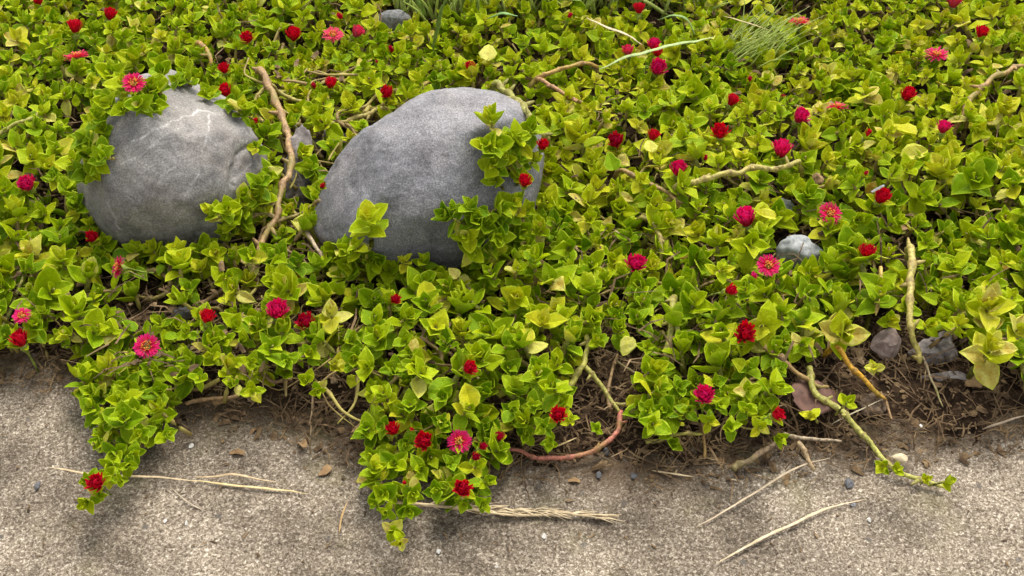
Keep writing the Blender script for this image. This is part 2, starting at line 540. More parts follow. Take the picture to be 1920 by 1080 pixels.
# ------------------------------------------------------------------ small stones
def stone(name, label, px, py, wpx, hpx, z, mat, seed, cat='stone', flat=0.7, rough=0.18, rot=0.0, group=None, ICO=None, ground=False, angular=0, crack=None):
    C = at(px, py, z)
    s = ppm(C)
    a, b = wpx / 2 / s, hpx / 2 / s
    U, F = ICO or ICO4
    off = Vector((seed * 2.7, seed * 5.1, -seed))
    V = []
    cr, sr = math.cos(rot), math.sin(rot)
    for u in U:
        v = Vector(u)
        k = 1 + rough * noise.fractal(v * 1.3 + off, 1.0, 2.0, 2) + rough * 0.35 * noise.fractal(v * 4 + off, 1.0, 2.0, 3)
        # a few worn facets
        for j in range(5 + 6 * angular):
            n = Vector((math.sin(seed * 3 + j * 2.4), math.cos(seed + j * 1.9), math.sin(seed * 2 + j * 4.1))).normalized()
            e = v.dot(n) - (0.72 - .14 * angular)
            if e > 0:
                v = v - n * e * 0.85
        v = v * k
        x, y = v.x * cr - v.y * sr, v.x * sr + v.y * cr
        if crack:
            dd = seg_dist((x, y), crack)
            v.z -= .45 * math.exp(-(dd / .055) ** 2)
        if ground:
            p = Vector((a * x, b * y / math.sin(PITCH), min(a, b) * flat * v.z))
        else:
            p = RIGHT * (a * x) + UPV * (b * y) - FWD * (min(a, b) * flat * v.z)
        V.append(p)
    o = link(name, mesh_np(name, V, F, mat, not angular), loc=C)
    tag(o, label, cat, group)
    return o

stone('stone', 'long rough grey stone wedged between the two boulders', 566, 335, 66, 180, 0.026, M['mauve'], 3, rot=-0.25, rough=0.3, angular=1, ICO=ico(5))
stone('stone', 'dim mossy stone behind the gap between the two boulders', 620, 268, 110, 60, 0.018, M['mauve'], 5, rot=0.1, rough=0.25, angular=1, ICO=ico(5))
stone('stone', 'smooth dark grey stone in the grass at the top', 740, 38, 68, 40, 0.030, M['pebble'], 4, rough=0.1)
stone('stone', 'pale grey stone among leaves under the magenta flower', 1497, 472, 84, 64, 0.024, M['pale'], 6, rough=0.22)
stone('pebble', 'grey oval pebble on bare soil below the warm grey boulder', 341, 588, 38, 36, 0.014, M['pebble'], 8, 'pebble', rough=0.1)
stone('pebble', 'tiny blue-grey pebble right of the large magenta flower', 359, 650, 16, 20, 0.014, M['slate'], 9, 'pebble', rough=0.12)
stone('stone', 'pinkish worn stone on the soil beside the thick yellow stem', 1664, 648, 64, 74, 0.018, M['pink'], 10, rough=0.25, angular=1, flat=.5, ICO=ico(3))
st = stone('stone', 'mauve broken stone crossed by a dark crack', 1762, 662, 104, 74, 0.013, M['mauve'], 11, rough=0.18, angular=1, flat=.55, ICO=ico(5), crack=[(-.25, .6), (-.05, .1), (.15, -.25), (.2, -.8)])
stone('stone', 'flat grey stone half buried in the soil gap', 1780, 712, 130, 34, 0.008, M['mauve'], 12, rough=0.2, rot=0.12, angular=1, flat=.4)
stone('stone', 'brown buried stone on the left edge of the soil gap', 1636, 762, 62, 52, 0.006, M['litterstone'], 22, rough=0.3, angular=1)
stone('pebble', 'grey sliver of stone in the small gap beside a yellow leaf', 1470, 392, 48, 40, 0.022, M['pale'], 13, 'pebble')
for i, (x, y, w, h, lab) in enumerate([
        (70, 911, 13, 16, 'slate chip on the concrete left of the lowest red flower'),
        (1123, 889, 13, 13, 'slate chip on the concrete below the arching red stem'),
        (1188, 892, 15, 11, 'second slate chip beside the chip below the red stem'),
        (1591, 905, 24, 17, 'largest slate chip on the concrete beside the long dry blade'),
        (1137, 846, 14, 14, 'slate chip touching the arching red stem'),
        (1600, 945, 14, 9, 'small brown chip at the upper end of the long dry blade')]):
    stone('stone_chip', lab, x, y, w, h, 0.0015, M['slate'] if i != 5 else M['pebble'], 30 + i, 'stone chip', 0.5, 0.3, group='stone chips on the concrete', ICO=ICO3, ground=True, angular=1)
for i, (x, y, w, h, lab) in enumerate([
        (359, 835, 10, 10, 'white grit lump on the concrete right of the left leafy tongue'),
        (310, 977, 7, 7, 'white grit lump on the concrete below the long straw blade'),
        (349, 980, 6, 8, 'white grit lump second along below the long straw blade'),
        (822, 1034, 11, 8, 'white grit lump on the concrete below the centre leafy tongue'),
        (1020, 1005, 9, 9, 'white grit lump below the feathery seed head'),
        (1630, 974, 9, 9, 'white grit lump beside the long dry blade'),
        (1727, 798, 7, 6, 'white grit lump in the soil gap')]):
    stone('grit_lump', lab, x, y, w, h, 0.001 if i != 6 else 0.010, M['grit'], 50 + i, 'grit', 0.35, 0.5, group='white grit lumps on the concrete', ICO=ICO3, ground=True, angular=1)

# ------------------------------------------------------------------ leaf shapes
STU = [0.0, 0.10, 0.32, 0.58, 0.82]
def leaf_template(hw, fold, curl, thick, twist=0.0, blunt=0.0):
    """ovate thick leaf, base at the origin, length 1 along +Y, upper face +Z"""
    V, rim = [], []
    for u, w in zip(STU, hw):
        for cx in (-1, -0.80, 0, 0.80, 1):
            x = cx * w
            z = fold * abs(x) + curl * u * u + (0.0 if abs(cx) == 1 else 0.022) - (0.03 if cx == 0 else 0)
            x2 = x + twist * u * u
            V.append((x2, u - 0.05 * abs(cx) * (1 if u < 0.3 else 0), z))
            rim.append({1: 1.0, 0.80: 0.06, 0: 0.16}[abs(cx)])
    tip = len(V)
    V.append((twist, 1.0, curl + blunt)); rim.append(0.9)
    kb = len(V)
    for u, w in zip(STU, hw):
        V.append((twist * u * u, u, curl * u * u - thick * (0.35 + min(1, w * 2.2)))); rim.append(0.0)
    F = []
    for i in range(4):
        for c in range(4):
            a = i * 5 + c
            F.append((a, a + 1, a + 6)); F.append((a, a + 6, a + 5))
        k0, k1 = kb + i, kb + i + 1
        l0, l1, r0, r1 = i * 5, i * 5 + 5, i * 5 + 4, i * 5 + 9
        F += [(l0, l1, k1), (l0, k1, k0), (k0, k1, r1), (k0, r1, r0)]
    for c in range(4):
        F.append((20 + c, 20 + c + 1, tip))
    F += [(20, tip, kb + 4), (kb + 4, tip, 24)]
    return np.array(V), np.array(F), np.array(rim)

LT = []
HWS = [[.10, .30, .43, .36, .19], [.12, .33, .40, .30, .15], [.09, .26, .38, .36, .22], [.12, .36, .47, .37, .18], [.10, .28, .42, .40, .26], [.08, .24, .36, .32, .17]]
for i, hw in enumerate(HWS):
    for fold, curl, tw in ((0.42, 0.05, 0.03), (0.25, -0.14, -0.04), (0.60, 0.14, 0.0), (0.10, -0.22, 0.06), (0.52, 0.26, 0.12), (0.30, -0.34, -0.12)):
        jr = random.Random(i * 17 + int(fold * 100))
        v_, f_, r_ = leaf_template([w * jr.uniform(.9, 1.1) for w in hw], fold, curl, 0.055, tw)
        v_ = v_ + np.array([(jr.gauss(0, .010), jr.gauss(0, .010), jr.gauss(0, .014)) for _ in v_])
        LT.append((v_, f_, r_))
LEAF_ME = [mesh_np('leaf', v, f, M['leaf'], True, {'rim': r}) for v, f, r in LT]
for me in LEAF_ME:                                          # keep the fold along the midrib crisp
    me.polygons.foreach_set('use_smooth', [False] * len(me.polygons))
NL = len(LT)

def shoot_spec(rng, big=False):
    """list of (template, 4x4 matrix in units of leaf length, tint shift) for one leafy shoot tip"""
    L = []
    pairs = rng.choice([4, 4, 5, 5]) if not big else rng.choice([5, 6])
    az = rng.uniform(0, 6.28)
    h = 0.0
    for k in range(pairs):
        f = k / (pairs - 1)
        size = (1.0 - 0.62 * f ** 1.5) * rng.uniform(0.88, 1.1) * (0.92 if k == 0 else 1)
        el = math.radians(6 + 72 * f ** 0.85 + rng.uniform(-12, 12))
        for sgn in (0, 1):
            if k == 0 and rng.random() < 0.2:
                continue
            a = az + sgn * math.pi + rng.uniform(-0.30, 0.30)
            s = size * rng.uniform(0.85, 1.12)
            m = (Matrix.Translation((0, 0, h)) @ Matrix.Rotation(a, 4, 'Z') @ Matrix.Translation((0, 0.05, 0)) @
                 Matrix.Rotation(el + rng.uniform(-0.16, 0.16), 4, 'X') @ Matrix.Rotation(rng.uniform(-0.4, 0.4), 4, 'Y') @ Matrix.Diagonal((s, s, s, 1)))
            old = rng.random()
            L.append((rng.randrange(NL), m, (f - 0.4) * 0.10 + rng.uniform(-0.09, 0.09) + (0.0 if old > (.16 if k < 2 else .03) else rng.choice([.22, .28, .45]))))
        az += math.pi / 2 + rng.uniform(-0.25, 0.25)
        h += rng.uniform(0.16, 0.30) * (1 - 0.55 * f)
    return L, h

SV, SF = [], []
tube(SV, SF, [Vector((0, 0, -1.0)), Vector((0.05, 0, -0.6)), Vector((0.02, 0, -0.25)), Vector((0, 0, 0)), Vector((0, 0, 0.5))], [0.10, 0.105, 0.11, 0.10, 0.04], 6)
STEM_ME = mesh_np('shoot_stem', SV, SF, M['stem'], True)
STEM_V = np.array([tuple(v) for v in SV])
STEM_F = np.array([t for f in SF for t in ([(f[0], f[i], f[i + 1]) for i in range(1, len(f) - 1)])])

# ------------------------------------------------------------------ flowers
# x, y, size in photo pixels, form (o open, c cup, b bud), colour (r red, m magenta, p pink, d dark), facing (right, up, to camera), label
FL = [
 (72, 4, 24, 'c', 'r', (0, .8, .6), 'small red flower farthest up in the left corner'),
 (141, 55, 30, 'c', 'r', (0.1, .9, .4), 'flat red flower seen edge-on in the upper left corner'),
 (205, 31, 26, 'c', 'r', (.4, .7, .5), 'tilted red flower above the side-on pink flower'),
 (142, 100, 46, 'o', 'p', (-.15, .95, .30), 'side-on pink flower with a wide flat cup'),
 (226, 107, 15, 'b', 'd', None, 'red bud held between two yellow-green leaves behind the veined boulder'),
 (250, 153, 44, 'o', 'm', (.1, .35, .9), 'open magenta flower overhanging the top of the veined boulder'),
 (466, 73, 26, 'c', 'r', None, 'round red flower high above the gap between the boulders'),
 (549, 70, 30, 'c', 'r', (.2, .6, .7), 'red flower left of the open pink flower near the top'),
 (624, 62, 40, 'o', 'p', (.1, .6, .8), 'open pink flower near the dark stone in the grass'),
 (421, 132, 22, 'c', 'r', None, 'small red flower above another at the veined boulder\'s shoulder'),
 (424, 174, 28, 'c', 'r', None, 'red flower resting on the veined boulder\'s right shoulder'),
 (481, 229, 14, 'b', 'r', None, 'tiny red bud beside the brown stem and veined boulder'),
 (53, 349, 35, 'c', 'm', (-.1, .3, .9), 'magenta-red flower far left of the veined boulder'),
 (604, 350, 16, 'b', 'r', (.3, .2, .9), 'small red bud against the left flank of the blue-grey boulder'),
 (620, 161, 26, 'c', 'r', (.1, .7, .6), 'red flower with pale base above the stem tangle'),
 (591, 165, 16, 'b', 'd', None, 'dark pink bud next to the red flower above the tangle'),
 (640, 34, 18, 'b', 'r', None, 'small red bud just above the open pink flower'),
 (667, 63, 26, 'c', 'p', (.6, .5, .5), 'tilted pink-red flower right of the open pink flower'),
 (735, 96, 18, 'b', 'd', None, 'small red bud below the dark stone in the grass'),
 (706, 117, 9, 'b', 'd', None, 'tiniest reddish bud left above the blue-grey boulder'),
 (881, 127, 20, 'c', 'r', None, 'small round red flower right above the blue-grey boulder\'s top'),
 (728, 177, 28, 'c', 'r', None, 'round red flower at the blue-grey boulder\'s upper left edge'),
 (1066, 34, 15, 'b', 'd', (.4, .6, .5), 'small dark red bud left of the straw near the top'),
 (1198, 20, 24, 'c', 'r', (0, .9, .3), 'dull orange-red flower at the top above the straw'),
 (1178, 99, 24, 'c', 'p', (-.2, .7, .6), 'pink flower left of the pale grass blade'),
 (1226, 88, 26, 'c', 'm', (0, .8, .5), 'magenta flower behind the pale grass blade'),
 (1232, 101, 22, 'c', 'r', (.1, .6, .7), 'red flower just under the pale grass blade'),
 (1231, 131, 36, 'c', 'm', (.15, .35, .9), 'large magenta-red flower below the pale grass blade'),
 (1017, 275, 24, 'c', 'r', (.2, .4, .9), 'red flower at the blue-grey boulder\'s right edge'),
 (983, 343, 27, 'c', 'r', None, 'red flower on the leafy shoot creeping over the boulder'),
 (1155, 268, 34, 'c', 'd', None, 'dark crimson flower right of the blue-grey boulder'),
 (1224, 258, 25, 'c', 'r', (.2, .7, .6), 'red flower partly behind a pale pointed leaf'),
 (1271, 322, 34, 'c', 'm', (0, .5, .8), 'magenta-red flower above the long pale stem\'s left end'),
 (1500, 36, 40, 'o', 'p', (0, .95, .35), 'salmon pink open flower beside the fine grass tuft'),
 (1788, 6, 36, 'c', 'p', (0, .8, .5), 'pink flower topmost on the right'),
 (1840, 66, 28, 'c', 'r', (0, .7, .6), 'red flower upper right beyond the brown branch'),
 (1757, 98, 44, 'o', 'm', (0, .75, .6), 'open fringed pink-red flower upper right'),
 (1405, 151, 15, 'b', 'd', None, 'dark red bud below the fine grass tuft'),
 (1371, 192, 26, 'c', 'r', (.4, .7, .4), 'orange-red tilted flower below the dark bud'),
 (1466, 183, 12, 'b', 'd', None, 'tiny dark bud half hidden left of the spread pink flower'),
 (1571, 196, 40, 'o', 'm', (0, .95, .25), 'spread pink flower seen from the side on the right'),
 (1498, 222, 34, 'c', 'm', (.3, .5, .8), 'magenta flower tilted over a lime leaf'),
 (1699, 181, 31, 'c', 'r', (.2, .4, .9), 'bright red flower left of the brown branch'),
 (1350, 252, 34, 'c', 'r', None, 'fringed red flower straight above the long pale stem'),
 (1465, 286, 40, 'c', 'm', (0, .8, .5), 'flat pinkish magenta flower at the long pale stem\'s right end'),
 (1624, 254, 18, 'b', 'r', (.4, .6, .5), 'slanting orange-red bud beside a pointed yellow leaf'),
 (1768, 243, 27, 'c', 'm', (0, .7, .6), 'pinkish red flower under the brown branch'),
 (1322, 298, 14, 'b', 'd', None, 'dark bud under the fringed red flower'),
 (1621, 328, 13, 'b', 'd', None, 'dark bud above the flower with a grey chip'),
 (1650, 373, 34, 'c', 'r', (.2, .5, .8), 'red flower with a grey chip lying on it'),
 (1558, 398, 44, 'o', 'm', (.1, .3, .95), 'large magenta flower above the pale grey stone'),
 (1399, 415, 42, 'c', 'm', (-.3, .7, .6), 'magenta flower lying sideways left of a yellow leaf'),
 (1442, 496, 44, 'o', 'm', (0, .3, .95), 'open magenta flower left of the pale grey stone'),
 (1625, 478, 32, 'c', 'r', (0, .75, .6), 'cup-shaped pure red flower right of the pale grey stone'),
 (1366, 545, 24, 'c', 'r', (.6, .1, .7), 'narrow red flower beside an orange leaf'),
 (1410, 524, 20, 'b', 'm', (.3, .6, .5), 'torn pink flower scrap below the open magenta flower'),
 (1396, 627, 42, 'c', 'r', None, 'large round deep red flower above the brown twig'),
 (1320, 745, 38, 'c', 'm', (-.1, .35, .9), 'crimson flower on the right front leafy clump'),
 (1454, 778, 28, 'c', 'r', (.5, .2, .8), 'red flower above the dry woody sticks'),
 (1191, 498, 38, 'c', 'm', (.1, .3, .9), 'red and magenta cup flower in the middle of the mat'),
 (738, 562, 23, 'c', 'r', (.5, .1, .8), 'narrow red flower in front of the blue-grey boulder'),
 (876, 690, 30, 'c', 'r', (.5, .1, .8), 'oval red flower above the big yellow leaf'),
 (173, 447, 25, 'c', 'r', (.2, .2, .9), 'red flower at the veined boulder\'s lower left edge'),
 (217, 500, 44, 'o', 'm', (-.88, .05, .45), 'purple-magenta flower turned sideways under the veined boulder'),
 (40, 590, 36, 'o', 'm', (0, .5, .8), 'magenta flower above a red one at far left'),
 (40, 641, 36, 'c', 'r', (-.1, .6, .7), 'red flower lowest at far left beside the concrete'),
 (388, 599, 30, 'c', 'r', (.3, .7, .6), 'red flower right of the grey oval pebble'),
 (521, 588, 42, 'c', 'm', (.1, .6, .8), 'pinkish red flower left of the dark crimson one'),
 (575, 608, 38, 'c', 'd', (-.1, .4, .9), 'dark crimson flower touching the pale yellow rosette'),
 (274, 648, 50, 'o', 'm', (0, .25, .97), 'large open magenta flower on the left leafy tongue'),
 (738, 808, 27, 'c', 'r', None, 'small red flower on the left of the centre tongue'),
 (797, 829, 38, 'c', 'r', (-.1, .2, .95), 'red flower left of the yellow-hearted magenta one'),
 (861, 826, 46, 'o', 'm', (0, .25, .95), 'magenta flower with yellow heart on the centre tongue'),
 (903, 838, 18, 'c', 'd', (.5, .3, .7), 'dark red flower tucked right of the yellow-hearted one'),
 (890, 858, 18, 'c', 'd', (.3, .2, .8), 'dark red flower tucked below the yellow-hearted one'),
 (936, 822, 20, 'c', 'd', (.1, .7, .6), 'dark red bud by the arching red stem\'s end'),
 (867, 916, 38, 'c', 'r', (.1, .2, .95), 'red flower lowest on the centre tongue'),
 (1046, 780, 32, 'c', 'r', (0, .3, .95), 'round red flower above the arching red stem'),
 (183, 907, 36, 'c', 'r', (0, .3, .95), 'red flower on the concrete under a straw blade'),
 (774, 806, 11, 'b', 'r', None, 'tiny red bud between two red flowers on the centre tongue'),
 (760, 907, 13, 'b', 'r', None, 'tiny orange-red bud low on the centre tongue'),
]

def petals_mesh(form, rng):
    V, F, tip = [], [], []
    rings = {'o': [(34, 8, 1.0), (32, 20, .97), (14, 34, .80)], 'c': [(34, 58, .98), (36, 66, 1.0), (32, 73, 1.0), (26, 80, .98), (16, 87, .96)], 'b': [(14, 70, 1.0), (12, 84, .97)]}[form]
    r0 = 0.10
    for n, el, ln in rings:
        for j in range(n):
            a = 2 * math.pi * (j + rng.uniform(-.35, .35)) / n
            e = math.radians(el + rng.uniform(-9, 9))
            L = ln * (rng.uniform(.84, 1.08) if form == 'o' else rng.uniform(.92, 1.06)) * {'o': 0.43, 'c': 0.56, 'b': 0.62}[form]
            w = {'o': 0.026, 'c': 0.034, 'b': 0.06}[form] * rng.uniform(.8, 1.2)
            d = Vector((math.cos(a), math.sin(a), 0)); s = Vector((-math.sin(a), math.cos(a), 0)); z = Vector((0, 0, 1))
            p = d * r0 * (0.6 if form == 'b' else 1) * (0.4 + 0.6 * math.cos(e))
            b = len(V)
            bend = rng.uniform(-.25, .12) + (-.25 if form == 'b' else (-.12 if form == 'c' else 0.1))
            for k, (u, ww) in enumerate(((0, .5), (.5, 1), (.92, .95))):
                e2 = e + bend * (-u)
                q = p + (d * math.cos(e2) + z * math.sin(e2)) * (L * u)
                nrm = (z * math.cos(e2) - d * math.sin(e2))
                V += [q - s * w * ww, q + s * w * ww, q - nrm * w * 0.5]
                tip += [u, u, u]
            e2 = e - bend
            V.append(p + (d * math.cos(e2) + z * math.sin(e2)) * L); tip.append(1.0)
            for k in range(2):
                i0, i1 = b + 3 * k, b + 3 * k + 3
                F += [(i0, i0 + 1, i1 + 1), (i0, i1 + 1, i1), (i0 + 1, i0 + 2, i1 + 2), (i0 + 1, i1 + 2, i1 + 1), (i0 + 2, i0, i1), (i0 + 2, i1, i1 + 2)]
            i1 = b + 6
            F += [(i1, i1 + 1, b + 9), (i1 + 1, i1 + 2, b + 9), (i1 + 2, i1, b + 9)]
    return mesh_np('petals', [tuple(v) for v in V], np.array(F), M['petal'], False, {'tip': tip})

PET = {f: [petals_mesh(f, RNG) for _ in range(4)] for f in 'ocb'}
def centre_mesh(rng, n, r, h):
    V, F = [], []
    for j in range(n):
        a, q = rng.uniform(0, 6.28), r * math.sqrt(rng.random())
        p = Vector((q * math.cos(a), q * math.sin(a), 0.02))
        t = p + Vector((p.x * .5, p.y * .5, h * rng.uniform(.7, 1.15)))
        tube(V, F, [p, p.lerp(t, .8), t], [.012, .016, .022], 4)
    return mesh_np('centre', [tuple(v) for v in V], F, M['centre'], True)
CEN = {'o': [centre_mesh(RNG, 34, .14, .16) for _ in range(2)], 'c': [centre_mesh(RNG, 14, .09, .30) for _ in range(2)]}
V, F = [], []
tube(V, F, [Vector((0, 0, -1.5)), Vector((.04, 0, -1.0)), Vector((0, 0, -.42)), Vector((0, 0, -.28)), Vector((0, 0, -.12)), Vector((0, 0, 0.02))], [.05, .05, .055, .11, .17, .14], 8)
STALK = mesh_np('stalk', [tuple(v) for v in V], F, M['stem'], True)
CANOPY = 0.036
def canopy(px, py):
    n = noise.noise(Vector((px * .006, py * .008, 3.3)))
    base = 0.034 + 0.012 * n
    if py > 800 or (py > 640 and px < 350):
        base = 0.020 + 0.006 * n
    return base

FPOS = []
for (x, y, size, form, colr, ax, lab) in FL:
    P, on_rock, _ = place(x, y, canopy(x, y) + 0.014, 0.038)
    s = size / ppm(P) * {'o': 1.0, 'c': 1.52, 'b': 1.7}[form]
    ax = ax or (RNG.uniform(-.3, .3), RNG.uniform(.2, .55), .85)
    axis = view_vec(*ax)
    axis = (axis + Vector((0, 0, 0.15))).normalized()
    root = link('flower', None, loc=P - axis * (0.15 * s))
    root.rotation_mode = 'QUATERNION'
    root.rotation_quaternion = axis.to_track_quat('Z', 'Y') @ Matrix.Rotation(RNG.uniform(0, 6.28), 3, 'Z').to_quaternion()
    root.scale = (s, s, s)
    root.empty_display_size = .3
    tag(root, lab, 'flower bud' if form == 'b' else 'flower', 'succulent flowers in the ground cover')
    p = link('petals', RNG.choice(PET[form]), root)
    hue = {'r': .12, 'm': 1.0, 'p': .8, 'd': .3}[colr]
    p.color = (hue * RNG.uniform(.8, 1.1), {'p': .55, 'm': .06, 'r': 0.02, 'd': 0}[colr] + RNG.uniform(0, .04), {'d': .28}.get(colr, 0) + RNG.uniform(0, .08), 1)
    p['kind'] = 'stuff'
    if form in CEN:
        c = link('centre', RNG.choice(CEN[form]), root)
    k = link('stalk', STALK, root)
    k.color = (.24, .30, .05, 1)
    for j in range(4):
        sp = link('sepal', LEAF_ME[RNG.randrange(NL)], root)
        big = (.62, .34)[j % 2] * (1.15 if form == 'b' else 0.85)
        sp.matrix_local = (Matrix.Rotation(j * math.pi / 2 + RNG.uniform(-.2, .2), 4, 'Z') @ Matrix.Translation((0, .10, -.08)) @
                           Matrix.Rotation(math.radians({'o': 12, 'c': 38, 'b': 66}[form] + RNG.uniform(-10, 10)), 4, 'X') @ Matrix.Diagonal((big * .8, big, big, 1)))
        sp.color = (.55 + RNG.uniform(-.1, .12), 0, 0, 1)
    FPOS.append((x, y, size, lab))

